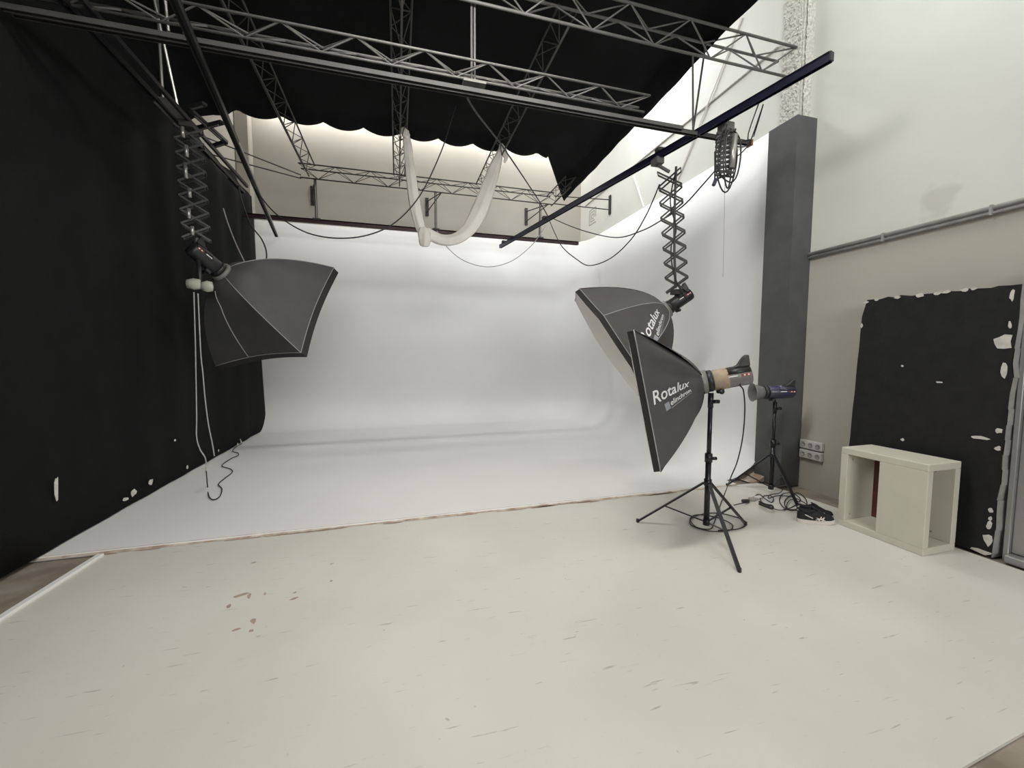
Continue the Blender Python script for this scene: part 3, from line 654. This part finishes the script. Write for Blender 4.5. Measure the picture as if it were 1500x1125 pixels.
def make_softbox(label, sb, apex, R, fab, seams=(), text=None):
    root = thing('softbox', label, 'softbox', apex, 'black fabric softboxes', R)
    NU, NV = 14, 12
    for k in range(sb.n):
        g = G(); g.v = [tuple(sb.pt(k, i / NU, j / NV)) for i in range(NU + 1) for j in range(NV + 1)]; W = NV + 1
        g.f = [(i*W+j, (i+1)*W+j, (i+1)*W+j+1, i*W+j+1) for i in range(NU) for j in range(NV)]
        p = part(root, 'fabric_panel', g, fab, True, local=True)
        part(root, 'rib', G().tube([sb.pt(k, i / 12, 0, 0.001) for i in range(13)], 0.0045, 5), M['piping'] if k in seams else M['lip'], True, local=True)
        rim = [sb.pt(k, 1, j / NV) for j in range(NV + 1)]; f = V((0, 0, sb.lip))
        g = G(); g.v = [tuple(q) for q in rim] + [tuple(q + f) for q in rim]; w = NV + 1
        g.f = [(j, j+1, w+j+1, w+j) for j in range(NV)]
        lo = part(root, 'lip', g, M['lip'], local=True); lo.modifiers.new('t', 'SOLIDIFY').thickness = 0.006
        part(root, 'piping', G().tube([q + V((0, 0, 0.002)) + V((q.x, q.y, 0)).normalized() * 0.004 for q in rim], 0.005, 5), M['piping'], True, local=True)
    # diffuser, bulging slightly
    g = G(); rings = 6; m = sb.n * NV
    rim = [sb.pt(k, 1, j / NV) for k in range(sb.n) for j in range(NV)]
    for i in range(rings):
        f = 0.995 * (1 - i / rings)
        for q in rim: g.v.append((q.x * f, q.y * f, q.z + sb.lip * 0.95 + sb.bulge * (1 - f * f)))
    g.v.append((0, 0, sb.d + sb.lip * 0.95 + sb.bulge)); c = len(g.v) - 1
    g.f = [(i*m+j, i*m+(j+1) % m, (i+1)*m+(j+1) % m, (i+1)*m+j) for i in range(rings-1) for j in range(m)] + [((rings-1)*m+j, (rings-1)*m+(j+1) % m, c) for j in range(m)]
    part(root, 'diffuser', g, M['diffuser'], True, local=True)
    part(root, 'speed_ring', G().lathe([(sb.r0 * 0.75, -0.035), (sb.r0 * 1.02, -0.035), (sb.r0 * 1.06, 0.0), (sb.r0 * 1.0, 0.012), (sb.r0 * 0.75, 0.012)], 24), M['headgrey'], True, local=True)
    if text:
        k, u0, v0, sz, flipu, flipv, tilt = text
        def put(vs, fs, dx, dy, m, nm):
            Lu = (sb.pt(k, u0 + 0.1, v0) - sb.pt(k, u0, v0)).length / 0.1; Lv = (sb.pt(k, u0, v0 + 0.1) - sb.pt(k, u0, v0)).length / 0.1
            ct, st = math.cos(tilt), math.sin(tilt); g = G()
            for x, y, z in vs:
                x, y = x + dx, y + dy; X, Y = x * ct - y * st, x * st + y * ct
                u = u0 + flipu * X / Lu; v = v0 + flipv * Y / Lv
                g.v.append(tuple(sb.pt(k, min(max(u, .02), .99), min(max(v, .01), .99), 0.004)))
            g.f = fs; part(root, nm, g, m, local=True)
        vs, fs = text_geo('Rotalux', sz, 0.25); wdt = max(v[0] for v in vs)
        put(vs, fs, -wdt / 2, 0, M['print'], 'printed_name')
        vs2, fs2 = text_geo('elinchrom', sz * 0.52, 0.1); w2 = max(v[0] for v in vs2)
        put(vs2, fs2, wdt / 2 - w2, -sz * 0.62, M['print'], 'printed_maker')
        s = sz * 0.42; x0 = wdt / 2 - w2 - s * 1.15
        sq = [(x0 + s * i / 4, -sz * 0.74 + s * 1.1 * j / 4, 0) for i in range(5) for j in range(5)]
        put(sq, [(i*5+j, (i+1)*5+j, (i+1)*5+j+1, i*5+j+1) for i in range(4) for j in range(4)], 0, 0, M['printgrey'], 'printed_emblem')
        bars = []
        fb = []
        for q in range(3):
            yb = -sz * 0.70 + s * 0.34 * q
            o_ = len(bars); bars += [(x0 + s * 0.15, yb, 0), (x0 + s * 0.85, yb, 0), (x0 + s * 0.85, yb + s * 0.16, 0), (x0 + s * 0.15, yb + s * 0.16, 0)]; fb.append((o_, o_+1, o_+2, o_+3))
        put(bars, fb, 0, 0, M['print'], 'printed_bars')
        ln = [(wdt / 2 - w2 + w2 * i / 8, -sz * 0.80 + (sz * 0.05 if j else 0), 0) for i in range(9) for j in range(2)]
        put(ln, [(2*i, 2*i+2, 2*i+3, 2*i+1) for i in range(8)], 0, 0, M['printgrey'], 'printed_line')
    return root

def make_head(label, apex, axis, length=0.40, r=0.082, tape=False, cat='flash'):
    z = V(axis).normalized(); x = z.cross(V((0, 0, 1))).normalized(); y = z.cross(x)      # y roughly down
    y = -y; x = -x if True else x
    R = Matrix((x, y, z)).transposed()
    if R.determinant() < 0: R = Matrix((-x, y, z)).transposed()
    root = thing('flash_head', label, 'flash head', apex, 'studio flash heads', R)
    L = length
    up = 1
    part(root, 'collar', G().lathe([(r * 0.9, -0.035), (r * 1.08, -0.036), (r * 1.08, -0.075), (r * 0.95, -0.08)], 24), M['black'], True, local=True)
    part(root, 'body', G().lathe([(r * 0.9, -0.075), (r, -0.085), (r, -L * 0.55), (r * 0.96, -L * 0.93), (r * 0.86, -L), (r * 0.4, -L - 0.004)], 24), M['headgrey'] if tape else M['black'], True, local=True)
    if tape:
        part(root, 'masking_tape', G().lathe([(r * 1.0, -0.083), (r * 1.025, -0.085), (r * 1.03, -0.19), (r * 1.0, -0.192)], 24), M['tape'], True, local=True, label='band of tan masking tape')
    # upper shell and rear handle fin
    g = G()
    for i in range(7):
        a = PI * (0.12 + 0.76 * i / 6)
        for zz in (-L * 0.5, -L * 0.98): g.v.append((r * 1.03 * math.cos(a), r * 1.03 * math.sin(a), zz))
    g.f = [(2*i, 2*i+1, 2*i+3, 2*i+2) for i in range(6)]
    so = part(root, 'top_shell', g, M['black'], True, local=True); so.modifiers.new('t', 'SOLIDIFY').thickness = 0.006
    prof = [(-L * 0.66, r * 0.9), (-L * 0.78, r * 1.15), (-L * 0.90, r * 1.75), (-L * 0.97, r * 1.95), (-L * 1.01, r * 1.92), (-L * 1.0, r * 0.85)]
    g = G(); w = r * 0.55; g.v = [(-w, yy, zz) for zz, yy in prof] + [(w, yy, zz) for zz, yy in prof]; q = len(prof)
    g.f = [tuple(range(q)), tuple(range(q, 2*q))[::-1]] + [(i, (i+1) % q, q+(i+1) % q, q+i) for i in range(q)]
    part(root, 'handle', g, M['black'], local=True, bevel=0.005)
    for sx in (1, -1):
        part(root, 'label_stripe', G().box((sx * r * 0.98 - 0.004, r * 0.10, -L * 0.70), (sx * r * 0.98 + 0.004, r * 0.20, -L * 0.52)), M['print'], local=True)
        part(root, 'control_label', G().box((sx * r * 0.97 - 0.004, r * 0.02, -L * 0.95), (sx * r * 0.97 + 0.004, r * 0.24, -L * 0.78)), M['redprint'], local=True)
        for q in range(2): part(root, 'control_dot', G().box((sx * r * 0.97 - 0.006, r * 0.06, -L * (0.93 - 0.08 * q)), (sx * r * 0.97 + 0.006, r * 0.2, -L * (0.90 - 0.08 * q))), M['print'], local=True)
    part(root, 'mount_knuckle', G().box((-0.025, -r * 1.35, -L * 0.42), (0.025, -r * 0.9, -L * 0.26)), M['black'], local=True, bevel=0.006)
    part(root, 'knob', G().tube([(0.02, -r * 1.2, -L * 0.34), (0.07, -r * 1.2, -L * 0.34)], 0.018, 10), M['black'], True, local=True)
    return root, R

def scaled(p, k): return CAM + (V(p) - CAM) * k
# front softbox on the stand
kf = 0.885
ax = V((-.817, .542, -.198)); xa = V((-.543, -.838, -.056)); apF = scaled((2.721, 3.128, 1.246), kf)
S = Softbox(4, 1.2 * kf / math.sqrt(2), 0.5 * kf, PI / 4, -1, 0.42, 0.05, 0.095); S.wr = 0.07; S.lip = 0.05; S.bulge = 0.02
RF = rotmat(ax, xa)
make_softbox('black square softbox with white lettering on the floor stand', S, apF, RF, M['fabricdark'], (), (0, 0.66, 0.50, 0.108, -1, -1, 0.16))
headF, RH = make_head('flash head wrapped in tan masking tape on the floor stand', apF, ax, 0.36, 0.082, True)
# middle octabox on the scissor hanger
km = 0.95
ax = V((-.767, .326, -.553)); xa = V((-.615, -.126, .779)); apM = scaled((3.40, 4.618, 2.091), km)
S = Softbox(8, 0.885 * km, 0.80 * km, 0, -1, 0.72, 0.02, 0.11)
make_softbox('black octagonal softbox hanging from the long scissor hanger', S, apM, rotmat(ax, xa), M['fabric'], (1, 2), (1, 0.60, 0.68, 0.155, -1, -1, 0.36))
headM, _ = make_head('black flash head on the end of the long scissor hanger', apM, ax, 0.36, 0.08)
hcM = apM - ax * 0.17
# left softbox by the drape
ax = V((.509, .667, -.544)); xa = V((.739, -.015, .673)); apL = V((-1.903, 5.416, 2.433))
S = Softbox(4, 0.965, 0.874 - 0.10, 0, 1, 0.72, 0.09, 0.11); S.lip = 0.10
sbL = make_softbox('large black softbox seen from behind in front of the black drape', S, apL, rotmat(ax, xa), M['fabricdark'], (0, 1))
part(sbL, 'seam', G().tube([S.pt(1, i / 12, 0.62, 0.003) for i in range(2, 13)], 0.006, 5), M['piping'], True, local=True)
headL, _ = make_head('dark flash head behind the large softbox by the drape', apL, ax, 0.38, 0.085)
hcL = apL - ax * 0.30

# ------------------------------------------------------------------ scissor hangers
def scissor(name, label, top, bottom, cells, width, sep, udir, m, group):
    top, bottom = V(top), V(bottom); root = thing(name, label, 'hanger', top, group)
    u = V(udir).normalized() * (width / 2); nn = V((0, 0, 1)).cross(u).normalized() * (sep / 2)
    L = bottom - top; unit = {}
    g0 = G().box((-0.5, -0.5, -0.5), (0.5, 0.5, 0.5)); me = mesh('scissor_bar', g0, m)
    def barobj(p, q, nm='scissor_bar'):
        o = link(nm, me, root); d = q - p; o.location = (p + q) / 2 - top
        z = d.normalized(); x = nn.normalized(); y = z.cross(x).normalized(); x = y.cross(z)
        o.rotation_euler = Matrix((x, y, z)).transposed().to_euler(); o.scale = (0.007, 0.019, d.length)
    for c in range(cells):
        a, b = top + L * (c / cells), top + L * ((c + 1) / cells)
        for s in (1, -1):
            barobj(a + u + nn * s, b - u + nn * s); barobj(a - u + nn * s * 0.86, b + u + nn * s * 0.86)
    for c in range(cells + 1):
        a = top + L * (c / cells)
        for s in (1, -1):
            o = part(root, 'pin', G().tube([a + u * s - nn, a + u * s + nn], 0.006, 6), m)
    return root
topM = m0.lerp(m1, 0.0); 
# point of the rail above the octabox head
tt = (hcM.y - m0.y) / (m1.y - m0.y); topM = m0.lerp(m1, tt); topM = V((topM.x * 0.5 + hcM.x * 0.5, hcM.y, MZ - 0.16))
sM = scissor('scissor_hanger', 'long extended scissor hanger between blue rail and octagonal softbox', topM, hcM + V((0, 0, 0.12)), 8, 0.26, 0.12, (0.75, -0.65, 0), M['dark'], 'folding scissor hangers')
rp = m0.lerp(m1, tt)
part(sM, 'carriage', G().box((rp.x - 0.05, rp.y - 0.06, MZ - 0.10), (rp.x + 0.05, rp.y + 0.06, MZ - 0.03)).tube([rp + V((0, 0, -0.1)), topM], 0.02, 8), M['steel'], bevel=0.0)
part(sM, 'spring', G().tube([topM + V((0.02, -0.1, 0.02)), topM.lerp(hcM, 0.3) + V((-0.02, -0.08, 0)), topM.lerp(hcM, 0.62) + V((-0.06, -0.08, 0)), hcM + V((-0.06, -0.04, 0.16))], 0.014, 6), M['dark'])
part(sM, 'swivel', G().tube([hcM + V((0, 0, 0.14)), hcM + V((0, 0, 0.05))], 0.035, 10).box((hcM.x - 0.07, hcM.y - 0.05, hcM.z + 0.09), (hcM.x + 0.07, hcM.y + 0.05, hcM.z + 0.15)), M['dark'])
part(sM, 'cord', G().tube(smoothpath([topM + V((0.05, -0.06, 0)), topM.lerp(hcM, 0.25) + V((-0.09, -0.1, 0)), topM.lerp(hcM, 0.45) + V((-0.03, -0.1, 0)), topM.lerp(hcM, 0.6) + V((-0.12, -0.1, 0)), topM.lerp(hcM, 0.8) + V((-0.10, -0.1, 0)), hcM + V((0.02, -0.1, 0.06)), hcM + V((0.12, -0.1, 0.02))]), 0.008, 5), M['cable'], True)
# folded hanger bundle on the rail
bt = at(1063, 196, z=MZ - 0.10)
sF = scissor('scissor_hanger', 'folded scissor hanger bundled with cable under the blue rail', bt, bt + V((0, 0, -0.42)), 9, 0.17, 0.12, (0.8, -0.6, 0), M['dark'], 'folding scissor hangers')
part(sF, 'carriage', G().box((bt.x - 0.06, bt.y - 0.06, bt.z), (bt.x + 0.06, bt.y + 0.06, bt.z + 0.10)), M['steel'], bevel=0.01)
for q in range(4):
    rnd = random.Random(q); a = rnd.uniform(-0.5, 0.5)
    pts = [bt + V((0.11 * math.cos(t) * math.cos(a), 0.11 * math.cos(t) * math.sin(a) - 0.08 + 0.02 * q, -0.24 + (0.24 + 0.03 * q) * math.sin(t) + 0.02 * math.sin(3 * t + q))) for t in [2 * PI * i / 28 for i in range(28)]]
    part(sF, 'cable_loop', G().tube(pts, 0.008, 5, closed=True), M['cable'] if q % 2 else M['dark'], True)
part(sF, 'spring', G().tube([bt + V((0.03, -0.09, -0.05)), bt + V((0.0, -0.1, -0.38))], 0.028, 8), M['alu'], True)
part(sF, 'plug_cord', G().tube([at(1047, 222, y=bt.y), at(1047, 262, y=bt.y)], 0.006, 5), M['cable'], True)
part(sF, 'plug', G().bar(at(1049, 262, y=bt.y), at(1045, 272, y=bt.y), 0.03, 0.03), M['purple'], bevel=0.004)
# left hanger
tl = V((hcL.x - 0.02, hcL.y, 3.88))
sL = scissor('scissor_hanger', 'dark scissor hanger hanging along the black drape', tl, hcL + V((0, 0, 0.14)), 8, 0.24, 0.12, (0.9, 0.3, 0), M['black'], 'folding scissor hangers')
part(sL, 'carriage', G().box((tl.x - 0.06, tl.y - 0.07, tl.z), (tl.x + 0.06, tl.y + 0.07, tl.z + 0.06)), M['dark'])
for q, (a, b) in enumerate(((0.02, 0.10), (0.16, 0.25), (0.30, 0.42), (0.50, 0.57), (0.66, 0.74), (0.80, 0.87))):
    p0_, p1_ = tl.lerp(hcL, a), tl.lerp(hcL, b); o_ = V((-0.02 + 0.02 * (q % 2), -0.09, 0))
    part(sL, 'glint_tube', G().tube([p0_ + o_, p1_ + o_], 0.018, 8), M['alu'], True)  # pale tubes stand in for glints on the dark hanger
part(sL, 'swivel', G().tube([hcL + V((0, 0, 0.16)), hcL + V((0, 0, 0.06))], 0.03, 10), M['dark'])
cl = at(284, 416, y=hcL.y - 0.16)
gg = G().lathe([(0.0, -0.06), (0.045, -0.05), (0.06, 0.0), (0.05, 0.05), (0.0, 0.06)], 14); g2 = G(); g2.f = gg.f
g2.v = [(cl.x + v[2] * 1.2, cl.y + v[0] * 0.7, cl.z + v[1]) for v in gg.v] ; part(sL, 'clamp_knob', g2, M['lime'], True, label='pale clamp knob')
g2 = G(); g2.f = gg.f; g2.v = [(cl.x + 0.12 + v[2] * 0.9, cl.y + v[0] * 0.7, cl.z - 0.02 + v[1]) for v in gg.v]; part(sL, 'clamp_knob', g2, M['lime'], True, label='pale clamp knob')

part(sL, 'clamp_arm', G().tube([cl + V((0.06, 0, 0)), hcL + V((0, 0, -0.02))], 0.02, 8), M['black'], True)

# ------------------------------------------------------------------ light stands
def stand(label, c, feet, crown, hub, top, m, rleg=0.011):
    c = V(c); root = thing('light_stand', label, 'stand', (c.x, c.y, 0), 'tripod light stands')
    part(root, 'pole', G().tube([(c.x, c.y, hub - 0.03), (c.x, c.y, top * 0.55)], 0.023, 10), m, True)
    part(root, 'upper_pole', G().tube([(c.x, c.y, top * 0.5), (c.x, c.y, top - 0.09)], 0.018, 10), m, True)
    part(root, 'collar', G().tube([(c.x, c.y, crown - 0.02), (c.x, c.y, crown + 0.035)], 0.03, 12), m, True)
    part(root, 'collar', G().tube([(c.x, c.y, top * 0.52), (c.x, c.y, top * 0.52 + 0.07)], 0.030, 12), m, True)
    part(root, 'hub', G().tube([(c.x, c.y, hub - 0.03), (c.x, c.y, hub + 0.02)], 0.027, 12), m, True)
    part(root, 'spigot', G().tube([(c.x, c.y, top - 0.12), (c.x, c.y, top)], 0.022, 10), m, True)
    part(root, 'knob', G().tube([(c.x + 0.02, c.y - 0.01, top - 0.07), (c.x + 0.065, c.y - 0.02, top - 0.07)], 0.016, 8), m, True)
    part(root, 'knob', G().tube([(c.x + 0.02, c.y - 0.01, top * 0.52 + 0.03), (c.x + 0.06, c.y - 0.02, top * 0.52 + 0.03)], 0.014, 8), m, True)
    for f in feet:
        f = V((f[0], f[1], 0.010)); d = (f - V((c.x, c.y, 0.01))); d.z = 0; d.normalize()
        a = V((c.x, c.y, crown)) + d * 0.03
        lg = part(root, 'leg', G().bar(a, f, 0.026, 0.015), m)
        part(lg, 'foot', G().tube([f + V((0, 0, -0.009)), f + V((0, 0, 0.02))], 0.013, 8), M['black'])
        mid = a.lerp(f, 0.58); h = V((c.x, c.y, hub)) + d * 0.025
        part(root, 'brace', G().bar(h, mid, 0.016, 0.008), m)
    return root
fF = [at(934, 765, z=0), at(1083, 838, z=0), at(1092, 769, z=0)]
cF = sum(fF, V()) / 3
hz = apF - V((-.817, .542, -.198)) * 0.075
topF = hz.z - 0.10
cF.x, cF.y = hz.x * 0.75 + cF.x * 0.25, hz.y * 0.75 + cF.y * 0.25
stand('black tripod light stand carrying the lettered square softbox', cF, fF, 0.44, 0.115, topF, M['blackmetal'])
f2 = [at(1065, 712, z=0), at(1170, 745, z=0), V((4.24, 3.44, 0))]
c2 = sum(f2, V()) / 3
st2 = stand('black tripod light stand in front of the charcoal pillar', c2, f2, 0.42, 0.08, 1.0, M['blackmetal'])
h2 = V((c2.x, c2.y, 1.105))
ax2 = V((-0.93, 0.36, -0.02)); h2a = h2 - ax2 * -0.16
hd, R2_ = make_head('bare flash head in violet plastic in front of the charcoal pillar', h2a, ax2, 0.34, 0.07)
for ch in hd.children:
    if ch.name.startswith('body') or ch.name.startswith('top_shell'): ch.data.materials[0] = M['purple']
part(hd, 'reflector', G().lathe([(0.06, -0.04), (0.07, 0.0), (0.085, 0.05), (0.10, 0.075), (0.092, 0.072), (0.06, 0.0)], 24), M['headgrey'], True, local=True)

# ------------------------------------------------------------------ shoes
def shoe(label, pos, heading, tilt=0.0, sc=1.0):
    root = thing('sneaker', label, 'shoe', pos, 'pair of black sneakers', Matrix.Rotation(heading, 3, 'Z'))
    L, n = 0.29 * sc, 16
    def half(t):   # half width of the outline along the length (0 heel, 1 toe)
        return sc * (0.034 + 0.016 * math.sin(PI * min(1, t * 1.15)) ** 1 * (0.4 + t)) * math.sqrt(max(0.02, 1 - ((t - 0.5) / 0.52) ** 6))
    def ring(t, z, f): return [(t * L - L / 2, half(t) * f * s, z) for s in (1, -1)]
    N = 22; ts = [i / (N - 1) for i in range(N)]
    out = [(t * L - L / 2, half(t)) for t in ts] + [(t * L - L / 2, -half(t)) for t in reversed(ts)]
    k = len(out); g = G()
    def lift(x): t = x / L + 0.5; return 0.012 * sc * max(0, (t - 0.75) / 0.25) ** 2
    g.add([(x, y, 0.001 + lift(x)) for x, y in out] + [(x * 1.02, y * 1.06, 0.036 * sc + lift(x)) for x, y in out], [tuple(range(k))[::-1], tuple(range(k, 2*k))] + [(i, (i+1) % k, k+(i+1) % k, k+i) for i in range(k)])
    part(root, 'sole', g, M['sole'], local=True)
    # upper: cross sections along the length
    hts = [(0, 0.100), (0.06, 0.108), (0.15, 0.098), (0.28, 0.088), (0.4, 0.100), (0.5, 0.104), (0.62, 0.088), (0.76, 0.066), (0.88, 0.056), (0.96, 0.042), (1.0, 0.02)]
    g = G(); m = 14
    def hh(t):
        for (a, b), (c, d) in zip(hts, hts[1:]):
            if a <= t <= c: return sc * (b + (d - b) * (t - a) / (c - a))
        return 0.02
    for t in ts:
        w, h = half(t) * 0.97, hh(t)
        for j in range(m):
            a = PI * j / (m - 1); cx = math.cos(a); s = abs(math.sin(a)) ** 0.7
            g.v.append((t * L - L / 2, w * (1 if cx > 0 else -1) * abs(cx) ** 0.8 * (1 - 0.25 * s), 0.024 * sc + h * s + lift(t * L - L / 2)))
    g.f = [(i*m+j, (i+1)*m+j, (i+1)*m+j+1, i*m+j+1) for i in range(N-1) for j in range(m-1)] + [tuple(range(m)), tuple((N-1)*m+j for j in range(m))[::-1]]
    part(root, 'upper', g, M['shoe'], True, local=True)
    # collar opening
    g = G().tube([(-L * 0.27 + 0.068 * sc * math.cos(a), 0.028 * sc * math.sin(a), sc * (0.120 + 0.012 * math.cos(a * 2))) for a in [2*PI*i/20 for i in range(20)]], 0.010 * sc, 6, closed=True)
    part(root, 'collar', g, M['shoe'], True, local=True)
    part(root, 'heel_tab', G().bar((-L * 0.49, 0, 0.105 * sc), (-L * 0.50, 0, 0.145 * sc), 0.018 * sc, 0.006), M['sole'], local=True, bevel=0.002)
    part(root, 'tongue', G().bar((-L * 0.12, 0, 0.145 * sc), (L * 0.02, 0, 0.128 * sc), 0.05 * sc, 0.012), M['shoe'], local=True, bevel=0.004)
    for q in range(5):
        x = L * (0.04 + 0.055 * q); z = 0.024 * sc + hh(x / L + 0.5) + 0.002
        part(root, 'lace', G().bar((x, -0.026 * sc, z - 0.008), (x + 0.008, 0.026 * sc, z - 0.008), 0.007, 0.006), M['shoe'], local=True)
    for sd in (1, -1):      # crossed side stripes
        def sp(t, z): 
            w = half(t) * 1.0; f = min(1, max(0, (z - 0.024 * sc) / max(hh(t), 1e-3))); cx = math.sqrt(max(0, 1 - f ** 2.6))
            return V((t * L - L / 2, sd * (w * (cx ** 0.8) * (1 - 0.25 * f) + 0.004), z))
        for (t0, z0, t1, z1) in ((0.50, .03, 0.60, .075), (0.60, .03, 0.68, .07), (0.46, .062, 0.70, .042), (0.44, .045, 0.66, .062), (0.16, .082, 0.36, .056)):
            pts = [sp(t0 + (t1 - t0) * i / 6, sc * (z0 + (z1 - z0) * i / 6)) for i in range(7)]
            part(root, 'side_stripe', G().tube(pts, 0.0045 * sc, 5), M['sole'], True, local=True)
    return root
sp1 = at(1194, 766, z=0); sp2 = sp1 + V((0.10, 0.075, 0))
dirr = (at(1221, 766, z=0) - at(1170, 762, z=0)); hd_ = math.atan2(dirr.y, dirr.x)
shoe('black sneaker with white crossed side stripes, outer of the pair by the box table', sp1, hd_, 0, 0.98)
shoe('black sneaker tucked behind its striped mate by the box table', sp2, hd_ + 0.06, 0, 0.98)

# ------------------------------------------------------------------ cables
def cable(label, pts, r=0.008, m=None, group=None, sub=6, name='cable'):
    return solo(name, G().tube(smoothpath(pts, sub), r, 6), m or M['cable'], label, 'cable', group, True)
def A(lst, **k): return [at(x, y, **k) for x, y in lst]
cable('long black cable sagging from the drape side rail up to the ceiling cloth', A([(366, 262), (385, 292), (410, 318), (450, 341), (495, 349), (540, 344), (580, 325), (616, 285), (645, 225), (660, 180), (669, 150)], y=5.9), 0.009)
cable('black cable stretched from the double rail back towards the blue sliding rail', [at(683, 140, y=3.85), at(700, 168, y=4.3), at(740, 220, y=5.4), at(790, 295, y=7.2), at(802, 316, y=7.3)], 0.011)
def Aseq(lst): return [at(x, y, y=d) for x, y, d in lst]
cable('black cable hanging in a shallow curve along the blue sliding rail', Aseq([(802, 316, 7.25), (830, 329, 6.6), (865, 341, 6.0), (905, 348, 5.4), (940, 338, 5.0), (965, 325, 4.7), (1000, 302, 4.3), (1030, 270, 4.0), (1056, 240, 3.85)]), 0.008)
cable('black cable hanging in a deep curve beside the scissor hanger', Aseq([(803, 318, 7.2), (812, 340, 6.8), (824, 362, 6.4), (845, 380, 6.0), (864, 389, 5.7), (895, 378, 5.4), (925, 350, 5.1), (945, 318, 4.9), (958, 290, 4.7), (966, 270, 4.55)]), 0.008)
cable('thin pale grey cable drooping below the plum rail', Aseq([(640, 338, 8.1), (655, 362, 8.1), (680, 382, 8.1), (715, 391, 8.1), (750, 382, 8.1), (780, 358, 8.1), (800, 330, 8.05)]), 0.008, M['socket'])
cable('black cable dropping beside the corner to the large softbox', A([(349, 272), (356, 300), (368, 330), (383, 350), (390, 368), (390, 384)], y=6.0), 0.009)
cable('thin grey cable running down the black drape to the large softbox', A([(327, 305), (335, 330), (346, 358), (358, 383)], y=5.7), 0.007, M['socket'])
cable('thin pale cord hanging straight down the cyclorama wall', Aseq([(1062, 250, 3.9), (1061, 320, 3.9), (1059, 405, 3.9)]), 0.0025, M['greycable'], name='cord')
cable('pair of thin cords tied from the blue rail to the capped rail end', [at(1112, 150, y=3.4), at(1096, 196, y=3.76), at(1100, 205, y=3.76), at(1118, 153, y=3.4), at(1104, 200, y=3.76)], 0.006, sub=3, name='cord')
cable('black cord looping from the capped rail end to the folded bundle', Aseq([(1103, 205, 3.76), (1090, 215, 3.7), (1075, 212, 3.65), (1100, 205, 3.74), (1085, 225, 3.7), (1070, 232, 3.6)]), 0.006, name='cord')
# hanging cords of the left softbox with the floor zigzag
yv = hcL.y - 0.25
z1 = [at(284, 428, y=yv), at(286, 498, y=yv), at(287, 550, y=yv), at(288, 610, y=yv), at(288, 640, y=yv - .05), at(293, 658, y=yv - 0.1), at(301, 672, y=yv - .1), at(302, 690, y=yv - 0.1)]
fl_ = [(304, 712), (306, 727), (313, 732), (322, 727), (325, 716), (320, 709), (330, 700), (340, 692), (338, 687), (325, 682), (338, 672), (349, 667), (348, 663), (341, 661), (343, 655), (349, 650)]
z2 = []
for i, (x, y) in enumerate(fl_):
    p = at(x, y, z=0.028); p.x = max(p.x, BX + 0.1); z2.append(p)
cable('grey cord hanging from the large softbox and zigzagging over the white floor', z1, 0.006, M['greycable'], name='cord')
cable('black cord lying in a zigzag on the cyclorama floor by the drape', [z1[-1]] + z2, 0.006, M['cable'], name='cord')
cable('second pale cord hanging from the large softbox to the drape foot', [at(290, 430, y=yv), at(294, 516, y=yv), at(297, 545, y=yv), at(300, 580, y=yv), at(305, 620, y=yv), at(311, 650, y=yv), at(314, 668, y=yv)], 0.006, M['greycable'], name='cord')
# front stand power cord
rear = apF + V((.817, -.542, .198)) * 0.36
pts = [rear + V((0, 0, -0.03)), at(1084, 563, y=rear.y), at(1089, 572, y=rear.y), at(1091, 600, y=rear.y), at(1088, 640, y=rear.y + .05), at(1080, 676, y=rear.y + .1), at(1071, 698, y=rear.y + .15)]
ctr = at(1062, 722, z=0.05); pts += [ctr, at(1052, 748, z=0.012), at(1046, 766, z=0.012)]
for (x, y) in ((1040, 775), (1020, 772), (1011, 760), (1022, 754), (1050, 758), (1072, 768), (1068, 777), (1040, 778), (1014, 770), (1012, 760), (1030, 753), (1055, 752), (1085, 760), (1093, 768), (1080, 775), (1052, 777)):
    pts.append(at(x, y, z=0.012))
cable('black power cord dropping from the taped flash head and coiled under its stand', pts, 0.0052)
# coil by the pillar
pts = []
for (x, y) in ((1075, 740), (1088, 737), (1096, 735), (1104, 728), (1112, 724), (1120, 730), (1130, 736), (1133, 730), (1128, 726), (1118, 727), (1114, 733), (1125, 741), (1140, 747), (1155, 745), (1168, 738), (1172, 730), (1160, 722), (1146, 724), (1142, 734), (1150, 745), (1163, 748), (1175, 745), (1182, 738), (1178, 728), (1166, 722), (1150, 733), (1153, 745), (1168, 745), (1170, 735), (1158, 732), (1152, 742), (1160, 748)):
    pts.append(at(x, y, z=0.014 + 0.01 * math.sin(x)))
cable('tangled black cable coil on the floor beside the sneakers', pts, 0.0048)
cable('black cable curling out from the foot of the charcoal pillar', [at(x, y, z=0.03) for x, y in ((1126, 712), (1132, 714), (1138, 712), (1146, 716), (1142, 722), (1128, 725), (1126, 730), (1140, 726), (1160, 728), (1176, 735), (1186, 742))], 0.0048)
cable('thick black cable crossing the coil beside the sneakers', [at(x, y, z=0.045) for x, y in ((1112, 735), (1122, 739), (1131, 741), (1131, 745), (1122, 742), (1112, 738))], 0.010)
for (x, y, lb) in ((1092, 734, 'black plug lying on the floor left of the cable coil'), (1110, 729, 'pale plug adapter on the floor by the cable coil'), (1102, 731, 'grey inline switch on the floor between two plugs')):
    p = at(x, y, z=0.02)
    pg = thing('plug', lb, 'plug', p, 'plugs on the floor')
    mm = M['white'] if 'pale' in lb else (M['socket'] if 'grey' in lb else M['black'])
    part(pg, 'body', G().bar(p + V((-0.035, 0.01, 0)), p + V((0.035, -0.01, 0)), 0.036, 0.034), mm, bevel=0.008)
    part(pg, 'pin', G().tube([p + V((0.03, -0.004, 0)), p + V((0.06, -0.008, 0))], 0.005, 6).tube([p + V((0.03, 0.012, 0)), p + V((0.06, 0.008, 0))], 0.005, 6), M['alu'])
